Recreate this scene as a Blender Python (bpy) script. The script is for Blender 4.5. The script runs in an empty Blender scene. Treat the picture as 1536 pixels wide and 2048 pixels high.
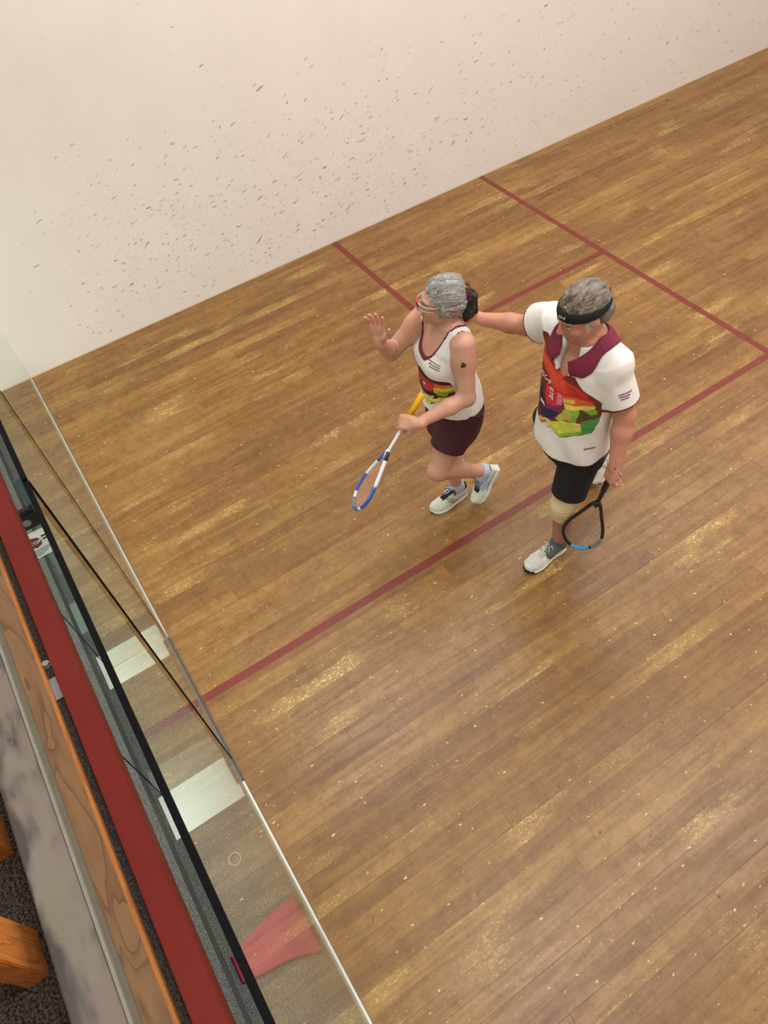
import bpy, bmesh, math, random
import numpy as np
from mathutils import Vector, Matrix
random.seed(7); rng = np.random.default_rng(7)
sc = bpy.context.scene
C = sc.collection

# ---------------------------------------------------------------- camera
CAM_POS = Vector((5.27587687, 0.218541947, 3.55375632))
CAM_ROT = ((0.54226101, 0.83428107, -0.09963978),      # image right
           (0.62642484, -0.48046653, -0.61379462),     # image down
           (-0.55995081, 0.27042006, -0.78315266))     # view direction
cam_d = bpy.data.cameras.new('camera'); cam = bpy.data.objects.new('camera', cam_d); C.objects.link(cam)
rx, dn, fw = [Vector(v) for v in CAM_ROT]
m = Matrix((rx, -dn, -fw)).transposed().to_4x4(); m.translation = CAM_POS
cam.matrix_world = m
cam_d.sensor_fit = 'VERTICAL'; cam_d.sensor_height = 32.0; cam_d.sensor_width = 24.0
cam_d.lens = 1489.91512 / 2048 * 32.0
cam_d.clip_start = 0.02
sc.camera = cam

# ---------------------------------------------------------------- world, lights, exposure
w = bpy.data.worlds.new('world'); sc.world = w; w.use_nodes = True
w.node_tree.nodes['Background'].inputs[0].default_value = (1.0, 0.97, 0.93, 1)
w.node_tree.nodes['Background'].inputs[1].default_value = 0.12
sc.view_settings.view_transform = 'Standard'; sc.view_settings.look = 'None'
sc.view_settings.gamma = 1.0; sc.view_settings.use_curve_mapping = False
sc.view_settings.exposure = 0.0

def area(name, loc, sx, sy, power, col, rot=(0, 0, 0)):
    l = bpy.data.lights.new(name, 'AREA'); l.shape = 'RECTANGLE'; l.size = sx; l.size_y = sy
    l.energy = power; l.color = col
    o = bpy.data.objects.new(name, l); C.objects.link(o); o.location = loc; o.rotation_euler = rot
    return o
WARM = (1.0, 0.99, 0.972)
for x in (1.6, 4.8):
    for y, p in ((1.3, 82), (3.8, 82), (6.4, 54), (8.8, 40)):
        area('court_light', (x, y, 5.7), 0.6, 1.4, p, WARM)
area('corridor_light', (2.6, -1.5, 1.88), 3.6, 0.3, 100, (0.93, 1.0, 0.94))
area('gallery_light', (4.4, -1.6, 4.6), 1.2, 0.6, 6, (1.0, 0.96, 0.9))

# ---------------------------------------------------------------- node helpers
class NT:
    def __init__(s, name, rough=0.5, spec=0.5):
        s.m = bpy.data.materials.new(name); s.m.use_nodes = True
        s.t = s.m.node_tree; s.b = s.t.nodes['Principled BSDF']; s.out = s.t.nodes['Material Output']
        s.b.inputs['Roughness'].default_value = rough
        s.b.inputs['Specular IOR Level'].default_value = spec
    def n(s, ty, **kw):
        nd = s.t.nodes.new(ty)
        for k, v in kw.items(): setattr(nd, k, v)
        return nd
    def put(s, sock, v):
        if isinstance(v, bpy.types.NodeSocket): s.t.links.new(v, sock)
        elif v is not None: sock.default_value = v
    def math(s, op, a, b=None, c=None, clamp=False):
        nd = s.n('ShaderNodeMath', operation=op, use_clamp=clamp)
        for i, v in enumerate((a, b, c)): s.put(nd.inputs[i], v)
        return nd.outputs[0]
    def obj(s):
        return s.n('ShaderNodeTexCoord').outputs['Object']
    def sep(s, v):
        nd = s.n('ShaderNodeSeparateXYZ'); s.put(nd.inputs[0], v); return nd.outputs
    def comb(s, x, y, z=0.0):
        nd = s.n('ShaderNodeCombineXYZ')
        for i, v in enumerate((x, y, z)): s.put(nd.inputs[i], v)
        return nd.outputs[0]
    def noise(s, vec, scale, detail=3.0, rough=0.55, col=False, dist=0.0):
        nd = s.n('ShaderNodeTexNoise'); s.put(nd.inputs['Vector'], vec)
        nd.inputs['Scale'].default_value = scale; nd.inputs['Detail'].default_value = detail
        nd.inputs['Roughness'].default_value = rough; nd.inputs['Distortion'].default_value = dist
        return nd.outputs['Color' if col else 'Fac']
    def white(s, vec):
        nd = s.n('ShaderNodeTexWhiteNoise', noise_dimensions='3D'); s.put(nd.inputs['Vector'], vec)
        return nd.outputs['Value'], nd.outputs['Color']
    def ss(s, v, a, b):                                   # smoothstep
        nd = s.n('ShaderNodeMapRange', interpolation_type='SMOOTHSTEP'); s.put(nd.inputs[0], v)
        nd.inputs[1].default_value = a; nd.inputs[2].default_value = b
        return nd.outputs[0]
    def mr(s, v, a, b, c, d):
        nd = s.n('ShaderNodeMapRange'); s.put(nd.inputs[0], v)
        for i, q in enumerate((a, b, c, d)): nd.inputs[i+1].default_value = q
        return nd.outputs[0]
    def mix(s, f, a, b, mode='MIX'):
        nd = s.n('ShaderNodeMix', data_type='RGBA', blend_type=mode)
        s.put(nd.inputs[0], f)
        for i, v in ((6, a), (7, b)):
            s.put(nd.inputs[i], v if isinstance(v, bpy.types.NodeSocket) else (*v[:3], 1))
        return nd.outputs[2]
    def bump(s, h, strength, dist):
        nd = s.n('ShaderNodeBump'); nd.inputs['Strength'].default_value = strength
        nd.inputs['Distance'].default_value = dist; s.put(nd.inputs['Height'], h)
        s.t.links.new(nd.outputs[0], s.b.inputs['Normal'])
    def col(s, v): s.put(s.b.inputs['Base Color'], v if isinstance(v, bpy.types.NodeSocket) else (*v[:3], 1))
    def rough(s, v): s.put(s.b.inputs['Roughness'], v)

def srgb(r, g, b):
    f = lambda c: (c/255/12.92 if c <= 10 else ((c/255+0.055)/1.055)**2.4)
    return (f(r), f(g), f(b))
def plain(name, rgb, rough=0.5, var=0.12, scale=30, metal=0.0, bump=0.0, spec=0.5):
    k = NT(name, rough, spec); c = srgb(*rgb); o = k.obj()
    nz = k.noise(o, scale, 3)
    k.col(k.mix(nz, tuple(q*(1-var) for q in c), tuple(min(1, q*(1+var)) for q in c)))
    k.b.inputs['Metallic'].default_value = metal
    if bump: k.bump(nz, bump, 0.002)
    return k.m
def attr_mat(name, rough=0.6, grain=0.08, scale=160, bump=0.0, bscale=200, sss=0.0):
    k = NT(name, rough); a = k.n('ShaderNodeVertexColor'); a.layer_name = 'col'
    nz = k.noise(k.obj(), scale, 3)
    k.col(k.mix(1.0, a.outputs[0], k.mix(nz, (1-grain,)*3, (1+grain,)*3), 'MULTIPLY'))
    if bump: k.bump(k.noise(k.obj(), bscale, 2), bump, 0.002)
    return k.m

# ---------------------------------------------------------------- materials of the place
def floor_material():
    k = NT('court_boards', 0.33); o = k.obj(); X, Y, _ = k.sep(o)
    BW = 0.0836
    bx = k.math('DIVIDE', k.math('SUBTRACT', X, 2.929), BW)
    bi = k.math('FLOOR', bx); fx = k.math('SUBTRACT', bx, bi)
    r1, rc = k.white(k.comb(bi, 3.3, 1.7))
    yy = k.math('DIVIDE', k.math('ADD', Y, k.math('MULTIPLY', r1, 7.0)), 2.9)
    si = k.math('FLOOR', yy); fy = k.math('SUBTRACT', yy, si)
    r2, rc2 = k.white(k.comb(bi, si, 9.1))
    r2s = k.sep(rc2)
    # board tint
    base = k.mix(r2, srgb(134, 97, 51), srgb(149, 112, 61))
    base = k.mix(k.math('MULTIPLY', k.math('GREATER_THAN', r2s[1], 0.86), 0.5), base, srgb(122, 84, 48))
    base = k.mix(k.math('MULTIPLY', k.math('GREATER_THAN', r2s[2], 0.88), 0.55), base, srgb(162, 126, 68))
    # grain, along y
    gv = k.comb(k.math('MULTIPLY', X, 26), k.math('MULTIPLY', Y, 1.7), k.math('MULTIPLY', r2, 31))
    g1 = k.noise(gv, 1.0, 6, 0.65, dist=0.6)
    gv2 = k.comb(k.math('MULTIPLY', X, 160), k.math('MULTIPLY', Y, 9), k.math('MULTIPLY', r2, 17))
    g2 = k.noise(gv2, 1.0, 3, 0.6)
    base = k.mix(k.ss(g1, 0.34, 0.68), base, k.mix(1.0, base, (0.72, 0.66, 0.6), 'MULTIPLY'))
    base = k.mix(k.mr(g2, 0.3, 0.75, 0.0, 0.35), base, k.mix(1.0, base, (1.25, 1.22, 1.15), 'MULTIPLY'))
    lf = k.noise(o, 1.3, 3)
    base = k.mix(k.ss(lf, 0.35, 0.7), base, k.mix(1.0, base, (0.84, 0.8, 0.74), 'MULTIPLY'))
    mid = k.noise(o, 14, 4, 0.6)
    base = k.mix(k.ss(mid, 0.40, 0.68), base, k.mix(1.0, base, (0.84, 0.78, 0.70), 'MULTIPLY'))
    base = k.mix(k.ss(k.noise(o, 55, 4, 0.65), 0.42, 0.64), base, k.mix(1.0, base, (0.90, 0.87, 0.82), 'MULTIPLY'))
    # worn bands with pale flaking varnish
    band = k.noise(k.comb(k.math('MULTIPLY', bi, 0.83), k.math('MULTIPLY', Y, 0.8), 2.2), 1.0, 2)
    band = k.math('MULTIPLY', k.ss(band, 0.53, 0.68), k.ss(k.noise(k.comb(k.math('MULTIPLY', X, 9), k.math('MULTIPLY', Y, 2.4), 5.0), 1.0, 3), 0.42, 0.62))
    base = k.mix(k.math('MULTIPLY', band, 0.38), base, srgb(174, 140, 78))
    fl = k.noise(k.comb(k.math('MULTIPLY', X, 95), k.math('MULTIPLY', Y, 42), 0.0), 1.0, 4, 0.7, dist=1.2)
    flm = k.math('MULTIPLY', k.ss(fl, 0.54, 0.61), band)
    fl2 = k.math('MULTIPLY', k.ss(fl, 0.63, 0.67), k.ss(k.noise(o, 3.5, 3), 0.42, 0.62))
    flm = k.math('MAXIMUM', flm, k.math('MULTIPLY', fl2, 0.7))
    base = k.mix(k.math('MULTIPLY', flm, 0.85), base, srgb(214, 184, 120))
    # single chips and dark specks
    for sc_, thr, sel, colr, rot in ((8.0, 0.026, 0.7, srgb(218, 186, 132), 0.5), (17.0, 0.045, 0.66, srgb(204, 168, 112), -0.7), (3.2, 0.016, 0.4, srgb(50, 38, 28), 0.2), (12.0, 0.022, 0.75, srgb(70, 50, 32), 0.2)):
        wv = k.noise(o, 40, 2, col=True)
        ad = k.n('ShaderNodeVectorMath', operation='MULTIPLY_ADD'); k.put(ad.inputs[0], wv); ad.inputs[1].default_value = (0.022, 0.022, 0); k.put(ad.inputs[2], o)
        mp = k.n('ShaderNodeMapping'); k.put(mp.inputs['Vector'], ad.outputs[0]); mp.inputs['Rotation'].default_value = (0, 0, rot)
        mp.inputs['Scale'].default_value = (1.0, 0.5 if sc_ != 3.2 else 1, 1)
        v = k.n('ShaderNodeTexVoronoi', voronoi_dimensions='2D'); k.put(v.inputs['Vector'], mp.outputs[0]); v.inputs['Scale'].default_value = sc_
        rr = k.sep(v.outputs['Color'])
        mk = k.math('MULTIPLY', k.math('LESS_THAN', v.outputs['Distance'], k.math('MULTIPLY', rr[1], thr*1.4)), k.math('GREATER_THAN', rr[0], sel))
        base = k.mix(k.math('MULTIPLY', mk, 0.8), base, colr)
    # seams: every second one open and dark
    par = k.math('MODULO', k.math('ABSOLUTE', bi), 2.0)
    d0 = k.math('MULTIPLY', fx, BW); d1 = k.math('MULTIPLY', k.math('SUBTRACT', 1.0, fx), BW)
    even = k.math('LESS_THAN', par, 0.5)
    strong = k.math('ADD', k.math('MULTIPLY', k.ss(d0, 0.0016, 0.0004), even), k.math('MULTIPLY', k.ss(d1, 0.0016, 0.0004), k.math('SUBTRACT', 1.0, even)))
    weak = k.ss(k.math('MINIMUM', d0, d1), 0.0012, 0.0003)
    srnd = k.noise(k.comb(k.math('MULTIPLY', k.math('ROUND', bx), 3.7), k.math('MULTIPLY', Y, 0.7), 0.0), 1.0, 2)
    sm = k.math('MAXIMUM', k.math('MULTIPLY', strong, k.ss(srnd, 0.3, 0.6)), k.math('MULTIPLY', weak, k.math('MULTIPLY', k.ss(srnd, 0.42, 0.62), 0.6)))
    dj = k.math('MULTIPLY', k.math('MINIMUM', fy, k.math('SUBTRACT', 1.0, fy)), 2.9)
    sm = k.math('MAXIMUM', sm, k.math('MULTIPLY', k.ss(dj, 0.0018, 0.0004), 0.75))
    base = k.mix(k.math('MULTIPLY', sm, 0.85), base, srgb(62, 38, 20))
    # painted court lines
    def inside(v, a, b): return k.math('MULTIPLY', k.math('GREATER_THAN', v, a), k.math('LESS_THAN', v, b))
    L = inside(Y, 4.26, 4.31)
    L = k.math('MAXIMUM', L, k.math('MULTIPLY', inside(X, 3.175, 3.225), inside(Y, 0.006, 4.28)))
    for a, b, c0, c1 in ((1.57, 1.62, 0.0, 1.62), (4.78, 4.83, 4.78, 6.4)):
        L = k.math('MAXIMUM', L, k.math('MULTIPLY', inside(X, a, b), inside(Y, 2.68, 4.28)))
        L = k.math('MAXIMUM', L, k.math('MULTIPLY', inside(X, c0, c1), inside(Y, 2.68, 2.73)))
    wear = k.mr(k.noise(o, 25, 4, 0.7), 0.3, 0.7, 0.97, 0.86)
    red = k.mix(k.noise(o, 60, 3), srgb(100, 28, 24), srgb(118, 38, 31))
    base = k.mix(k.math('MULTIPLY', L, wear), base, red)
    # dirt line beside the glass
    base = k.mix(k.math('MULTIPLY', k.ss(Y, 0.03, 0.0), 0.5), base, srgb(120, 104, 76))
    k.col(base)
    k.rough(k.mr(g1, 0.3, 0.7, 0.3, 0.42))
    k.b.inputs['Specular IOR Level'].default_value = 0.42
    k.bump(k.math('SUBTRACT', k.math('MULTIPLY', k.noise(k.comb(k.math('MULTIPLY', X, 120), k.math('MULTIPLY', Y, 55), 0), 1.0, 4, 0.7), 0.7), sm), 0.22, 0.0015)
    return k.m

def wall_material(name='plaster_marks', marks=True):
    k = NT(name, 0.6, 0.3); o = k.obj(); X, Y, Z = k.sep(o)
    c = k.mix(k.noise(o, 2.5, 5, 0.6), srgb(222, 214, 207), srgb(232, 226, 220))
    if marks:
        jit = k.noise(o, 9, 3)
        dens = k.math('MULTIPLY', k.math('MULTIPLY', k.ss(Z, 1.55, 0.65), k.ss(Z, 0.02, 0.16)), k.math('MULTIPLY', k.ss(Y, 0.2, 1.0), k.mr(k.ss(Y, 1.6, 5.2), 0, 1, 1.0, 0.32)))
        dens = k.math('ADD', k.math('MULTIPLY', dens, k.mr(k.noise(o, 3.0, 3), 0.3, 0.7, 0.45, 1.35)), 0.012)
        smudge = k.math('MULTIPLY', k.ss(k.noise(o, 45, 4, 0.7), 0.52, 0.72), dens)
        c = k.mix(k.math('MULTIPLY', smudge, 0.28), c, srgb(170, 160, 156))
        for i, (s_, ang, el, r0, sel) in enumerate(((14.0, 0.32, 0.24, 0.06, 1.2), (22.0, 0.1, 0.3, 0.085, 1.3), (30.0, 0.5, 0.34, 0.11, 1.3), (9.0, 0.65, 0.2, 0.045, 0.7))):
            mp = k.n('ShaderNodeMapping'); k.put(mp.inputs['Vector'], k.comb(Y, Z, 0)); mp.inputs['Rotation'].default_value = (0, 0, -ang); mp.inputs['Location'].default_value = (3.1*i, 1.7*i, 0)
            mp2 = k.n('ShaderNodeMapping'); k.put(mp2.inputs['Vector'], mp.outputs[0]); mp2.inputs['Scale'].default_value = (el, 1, 1)
            nv = k.noise(mp2.outputs[0], 30, 2, col=True)
            ad = k.n('ShaderNodeVectorMath', operation='MULTIPLY_ADD'); k.put(ad.inputs[0], nv); ad.inputs[1].default_value = (0.02, 0.02, 0); k.put(ad.inputs[2], mp2.outputs[0])
            v = k.n('ShaderNodeTexVoronoi', voronoi_dimensions='2D'); k.put(v.inputs['Vector'], ad.outputs[0]); v.inputs['Scale'].default_value = s_
            rr = k.sep(v.outputs['Color'])
            on = k.math('LESS_THAN', rr[0], k.math('MULTIPLY', dens, sel))
            rad = k.math('MULTIPLY', k.math('POWER', rr[1], 2.2), r0*1.6)
            mk = k.math('MULTIPLY', k.ss(k.math('SUBTRACT', v.outputs['Distance'], rad), 0.012, -0.012), on)
            c = k.mix(k.math('MULTIPLY', mk, k.mr(rr[2], 0, 1, 0.15, 0.7)), c, srgb(104, 98, 97))
        c = k.mix(k.math('MULTIPLY', k.ss(Z, 0.016, 0.008), 0.55), c, srgb(205, 190, 165))
    k.col(c); k.bump(k.noise(o, 22, 4, 0.6), 0.12, 0.01)
    return k.m

def carpet(name, a, b, scale=260):
    k = NT(name, 0.95, 0.1); o = k.obj()
    f = k.noise(o, scale, 4, 0.75)
    c = k.mix(k.ss(f, 0.38, 0.66), srgb(*a), srgb(*b)); k.col(c); k.bump(f, 0.6, 0.006)
    return k.m

def wood(name, light, dark, along='x', figure=False, rough=0.5):
    k = NT(name, rough); o = k.obj(); X, Y, Z = k.sep(o)
    a = {'x': (X, Y, Z), 'z': (Z, X, Y)}[along]
    v = k.comb(k.math('MULTIPLY', a[0], 2.2 if not figure else 3.6), k.math('MULTIPLY', a[1], 26 if not figure else 17), k.math('MULTIPLY', a[2], 26 if not figure else 17))
    f = k.noise(v, 1.0, 2 if figure else 4, 0.5, dist=0.5)
    wv = k.math('FRACT', k.math('MULTIPLY', f, 7.0 if figure else 9.0))
    c = k.mix(k.math('MULTIPLY', k.math('POWER', wv, 3.0), 0.85), srgb(*light), srgb(*dark))
    c = k.mix(k.mr(k.noise(v, 3.0, 4), 0.3, 0.7, 0, 0.3), c, srgb(*dark))
    k.col(c); return k.m

def glass_material(name='court_glass', tint=(0.93, 0.985, 0.96), dust=True):
    m = bpy.data.materials.new(name); m.use_nodes = True; t = m.node_tree; t.nodes.clear()
    N = t.nodes.new; Lk = t.links.new
    out = N('ShaderNodeOutputMaterial'); tr = N('ShaderNodeBsdfTransparent'); tr.inputs[0].default_value = (*tint, 1)
    gl = N('ShaderNodeBsdfGlossy'); gl.inputs['Roughness'].default_value = 0.0; gl.inputs[0].default_value = (0.93, 0.96, 0.9, 1)
    fr = N('ShaderNodeFresnel'); fr.inputs[0].default_value = 1.85
    geo = N('ShaderNodeNewGeometry'); inv = N('ShaderNodeMath'); inv.operation = 'SUBTRACT'; inv.inputs[0].default_value = 1
    Lk(geo.outputs['Backfacing'], inv.inputs[1])
    mu = N('ShaderNodeMath'); mu.operation = 'MULTIPLY'; Lk(fr.outputs[0], mu.inputs[0]); Lk(inv.outputs[0], mu.inputs[1])
    mx = N('ShaderNodeMixShader'); Lk(mu.outputs[0], mx.inputs[0]); Lk(tr.outputs[0], mx.inputs[1]); Lk(gl.outputs[0], mx.inputs[2])
    last = mx.outputs[0]
    if dust:
        df = N('ShaderNodeBsdfDiffuse'); df.inputs[0].default_value = (0.62, 0.64, 0.6, 1)
        tc = N('ShaderNodeTexCoord'); sp = N('ShaderNodeSeparateXYZ'); Lk(tc.outputs['Object'], sp.inputs[0])
        mr = N('ShaderNodeMapRange'); mr.interpolation_type = 'SMOOTHSTEP'; Lk(sp.outputs[2], mr.inputs[0])
        mr.inputs[1].default_value = 0.0; mr.inputs[2].default_value = 0.3; mr.inputs[3].default_value = 0.42; mr.inputs[4].default_value = 0.015
        nz = N('ShaderNodeTexNoise'); nz.inputs['Scale'].default_value = 5; nz.inputs['Detail'].default_value = 4; Lk(tc.outputs['Object'], nz.inputs['Vector'])
        m2 = N('ShaderNodeMath'); m2.operation = 'MULTIPLY'; Lk(mr.outputs[0], m2.inputs[0]); Lk(nz.outputs['Fac'], m2.inputs[1])
        mx2 = N('ShaderNodeMixShader'); Lk(m2.outputs[0], mx2.inputs[0]); Lk(last, mx2.inputs[1]); Lk(df.outputs[0], mx2.inputs[2]); last = mx2.outputs[0]
    Lk(last, out.inputs[0])
    return m

M = {}
M['floor'] = floor_material()
M['wall'] = wall_material()
M['plaster'] = wall_material('plaster_plain', False)
M['glass'] = glass_material()
M['fin_glass'] = glass_material('fin_glass', (0.95, 0.98, 0.97), False)
M['carpet'] = carpet('grey_carpet', (66, 66, 64), (150, 148, 144))
M['carpet_shaded'] = carpet('shaded_carpet', (46, 46, 45), (122, 120, 116))  # step carpet: shade below the ledge is put into a darker grey
M['carpet_gal'] = carpet('gallery_carpet', (20, 17, 15), (96, 84, 74), 180)
M['edge'] = plain('glass_edge', (9, 10, 13), 0.7, spec=0.1)
M['alu'] = plain('aluminium', (190, 192, 184), 0.35, metal=0.6)
M['rubber'] = plain('rubber', (52, 54, 52), 0.6)
M['black'] = plain('black_plastic', (14, 14, 15), 0.45)
M['white'] = plain('white_laminate', (238, 240, 236), 0.4, 0.03)
M['steel'] = plain('steel', (150, 150, 148), 0.35, metal=0.7)

# ---------------------------------------------------------------- mesh helpers
def tag(o, label=None, cat=None, group=None, kind=None):
    if label: o['label'] = label
    if cat: o['category'] = cat
    if group: o['group'] = group
    if kind: o['kind'] = kind
    return o
def thing(name, label, cat, loc=(0, 0, 0), group=None):
    o = bpy.data.objects.new(name, None); C.objects.link(o); o.location = loc; o.empty_display_size = 0.1
    return tag(o, label, cat, group)
def link(name, verts, faces, mat, parent=None, smooth=False, cols=None):
    me = bpy.data.meshes.new(name)
    verts = np.asarray(verts, dtype=np.float64)
    off = np.array(parent.matrix_world.translation if parent else (0, 0, 0)) if parent else np.zeros(3)
    if parent is not None: off = np.array(world_loc(parent))
    me.from_pydata((verts-off).tolist(), [], faces if isinstance(faces, list) else faces.tolist())
    if mat: me.materials.append(mat)
    if smooth: me.polygons.foreach_set('use_smooth', np.ones(len(me.polygons), dtype=bool))
    if cols is not None:
        a = me.color_attributes.new('col', 'FLOAT_COLOR', 'POINT')
        c4 = np.ones((len(verts), 4), dtype=np.float32); c4[:, :3] = cols
        a.data.foreach_set('color', c4.ravel())
    me.update()
    o = bpy.data.objects.new(name, me); C.objects.link(o)
    if parent is not None: o.parent = parent
    return o
def world_loc(o):
    v = Vector(o.location)
    while o.parent: o = o.parent; v += Vector(o.location)
    return v
def box_vf(lo, hi, bev=0.0):
    bm = bmesh.new(); bmesh.ops.create_cube(bm, size=1.0)
    lo = Vector(lo); hi = Vector(hi)
    for v in bm.verts: v.co = Vector([(lo[i]+hi[i])/2 + v.co[i]*(hi[i]-lo[i]) for i in range(3)])
    if bev: bmesh.ops.bevel(bm, geom=bm.edges[:], offset=bev, segments=2, affect='EDGES')
    bm.verts.index_update()
    vs = [tuple(v.co) for v in bm.verts]; fs = [[v.index for v in f.verts] for f in bm.faces]; bm.free()
    return vs, fs
def box(name, lo, hi, mat, parent=None, bev=0.0):
    vs, fs = box_vf(lo, hi, bev); return link(name, vs, fs, mat, parent)
def join(parts):
    V = []; F = []
    for v, f in parts:
        n = len(V); V += [tuple(q) for q in v]; F += [[i+n for i in q] for q in f]
    return V, F
def tube_vf(pts, r, seg=8, closed=False, squash=None):
    pts = [Vector(p) for p in pts]; n = len(pts); V = []; F = []
    rs = r if hasattr(r, '__len__') else [r]*n
    up = None
    for i, p in enumerate(pts):
        a = pts[(i-1) % n] if (closed or i > 0) else p; b = pts[(i+1) % n] if (closed or i < n-1) else p
        t = (b-a).normalized()
        if up is None:
            up = t.orthogonal().normalized() if squash is None else Vector(squash[0]).normalized()
        sd = t.cross(up).normalized(); up2 = sd.cross(t).normalized()
        if squash is None: up = up2
        ka = squash[1] if squash else 1.0
        for j in range(seg):
            q = 2*math.pi*j/seg
            V.append(tuple(p + sd*math.cos(q)*rs[i] + up2*math.sin(q)*rs[i]*ka))
    m_ = n if closed else n-1
    for i in range(m_):
        for j in range(seg):
            a = i*seg+j; b = i*seg+(j+1) % seg; c = ((i+1) % n)*seg+(j+1) % seg; d = ((i+1) % n)*seg+j
            F.append([a, b, c, d])
    if not closed:
        F.append(list(range(seg))[::-1]); F.append([(n-1)*seg+j for j in range(seg)])
    return V, F

# ---------------------------------------------------------------- the court and the space behind it
tag(box('floor', (0, 0, -0.1), (6.4, 9.75, 0), M['floor']), kind='structure')
tag(box('wall_left', (-0.12, -3.2, -0.1), (0, 9.75, 5.8), M['wall']), kind='structure')
tag(box('wall_right', (6.4, -3.2, -0.1), (6.52, 9.75, 5.8), M['plaster']), kind='structure')
tag(box('wall_front', (-0.12, 9.75, -0.1), (6.52, 9.87, 5.8), M['plaster']), kind='structure')
tag(box('wall_back', (-0.12, -3.32, -0.1), (6.52, -3.2, 5.8), M['plaster']), kind='structure')
tag(box('ceiling', (-0.12, -3.32, 5.8), (6.52, 9.87, 5.9), M['plaster']), kind='structure')
tag(box('floor', (0, -0.405, -0.1), (6.4, -0.014, -0.001), M['carpet']), kind='structure')
tag(box('floor', (0, -3.2, -0.1), (6.4, -0.4, 0.12), M['carpet_shaded']), kind='structure')
tag(box('floor', (3.6, -3.2, 1.93), (6.4, -0.29, 2.0), M['carpet_gal']), kind='structure')
GT = 2.13
def pane(name, x0, x1, z0):
    o = box(name, (x0, -0.012, z0), (x1, 0.0, GT-0.0125), M['glass'])
    e = box('top_edge', (x0, -0.0135, GT-0.012), (x1, 0.0005, GT), M['edge'], o); return o
p1 = pane('window_1', 0.0, 2.742, 0.012); tag(p1, kind='structure')
p2 = pane('window_2', 3.578, 6.4, 0.012); tag(p2, kind='structure')
p3 = pane('door_1', 2.754, 3.566, 0.014); tag(p3, kind='structure')
for p, x0, x1 in ((p1, 0.0, 2.75), (p2, 3.71, 6.4)):
    box('bottom_channel', (x0, -0.016, 0.0), (x1, 0.005, 0.011), M['alu'], p)
box('door_sweep', (2.756, -0.03, 0.0), (3.70, 0.006, 0.0135), M['rubber'], p3)
box('edge_seal', (2.7435, -0.013, 0.012), (2.7525, 0.001, GT-0.012), M['edge'], p1)
box('edge_seal', (3.5675, -0.016, 0.012), (3.5768, 0.003, GT-0.012), M['edge'], p3)

def timber_run(name, y0, y1, z0, z1, mat, label_kind='structure', x0=2.4, x1=6.4, bev=0.0):
    return tag(box(name, (x0, y0, z0), (x1, y1, z1), mat, None, bev), kind='structure')
M['redpaint'] = (lambda k: (k.col(k.mix(k.ss(k.noise(k.comb(k.math('MULTIPLY', k.sep(k.obj())[0], 9), k.math('MULTIPLY', k.sep(k.obj())[1], 60), 0), 1.0, 5, 0.7), 0.70, 0.76), k.mix(k.noise(k.obj(), 6, 3), srgb(92, 17, 10), srgb(106, 26, 16)), srgb(140, 66, 54))), k.m)[1])(NT('red_paint', 0.5, 0.25))
M['gapdark'] = carpet('gap_felt', (34, 30, 27), (76, 68, 62), 200)
M['ply'] = wood('figured_timber', (118, 88, 55), (80, 50, 29), 'x', True)
M['orange'] = wood('orange_timber', (160, 100, 40), (128, 70, 26), 'x')
def concrete():
    k = NT('mottled_concrete', 0.5); o = k.obj(); X, Y, Z = k.sep(o)
    v = k.comb(k.math('MULTIPLY', X, 5), k.math('MULTIPLY', Y, 12), Z)
    a = k.noise(v, 1.0, 4, 0.55, dist=0.3); b = k.noise(v, 0.7, 3)
    c = k.mix(k.ss(a, 0.42, 0.58), srgb(66, 62, 60), srgb(116, 105, 95))
    c = k.mix(k.ss(b, 0.5, 0.62), c, srgb(116, 112, 100))
    c = k.mix(k.ss(k.noise(o, 40, 3), 0.68, 0.74), c, srgb(96, 92, 92))
    k.col(c); k.bump(a, 0.2, 0.004); return k.m
M['concrete'] = concrete()
M['bead'] = plain('sealant_bead', (126, 124, 112), 0.6, 0.15, 60)
M['strip'] = plain('cement_strip', (94, 86, 72), 0.7, 0.2, 45)
timber_run('trim_1', -0.113, -0.060, 2.085, 2.13, M['redpaint'], bev=0.002)
timber_run('trim_2', -0.132, -0.112, 2.04, 2.115, M['gapdark'])
tr = timber_run('trim_3', -0.181, -0.139, 2.06, 2.13, M['ply'])
box('front_edge', (2.4, -0.139, 2.06), (6.4, -0.1315, 2.1295), M['orange'], tr)
led = timber_run('trim_4', -0.284, -0.198, 2.0, 2.133, M['concrete'], bev=0.004)
box('sealant_bead', (2.4, -0.200, 2.10), (6.4, -0.194, 2.136), M['bead'], led)
box('cement_strip', (2.4, -0.194, 2.05), (6.4, -0.180, 2.128), M['strip'], led)
# bolt head and bracket beside the red trim
b = thing('bolt', 'small pale bolt head in the dark gap between orange timber and red trim', 'bolt', (4.149, -0.124, 2.115))
V, F = tube_vf([(4.149, -0.124, 2.1155), (4.149, -0.124, 2.124)], 0.008, 6); link('bolt_head', V, F, M['bead'], b)
V, F = tube_vf([(4.149, -0.124, 2.1152), (4.149, -0.124, 2.1165)], 0.011, 16); link('washer', V, F, M['steel'], b)
tag(box('bracket', (4.19, -0.131, 2.1155), (4.25, -0.115, 2.119), M['steel'], None, 0.001), 'flat grey metal bracket in the gap just below the pale bolt head', 'bracket')

# timber posts behind the ledge
M['post'] = wood('post_timber', (196, 120, 54), (138, 72, 28), 'z')
for i, (x, lab) in enumerate(((4.357, 'square orange timber post standing on dark carpet, the further one up the ledge'), (4.612, 'square orange timber post standing on dark carpet, nearest the bottom left corner'))):
    p = tag(box('timber_post', (x, -0.381, 2.0005), (x+0.09, -0.338, 2.95), M['post'], None, 0.002), lab, 'post', 'timber posts behind the ledge')

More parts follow.
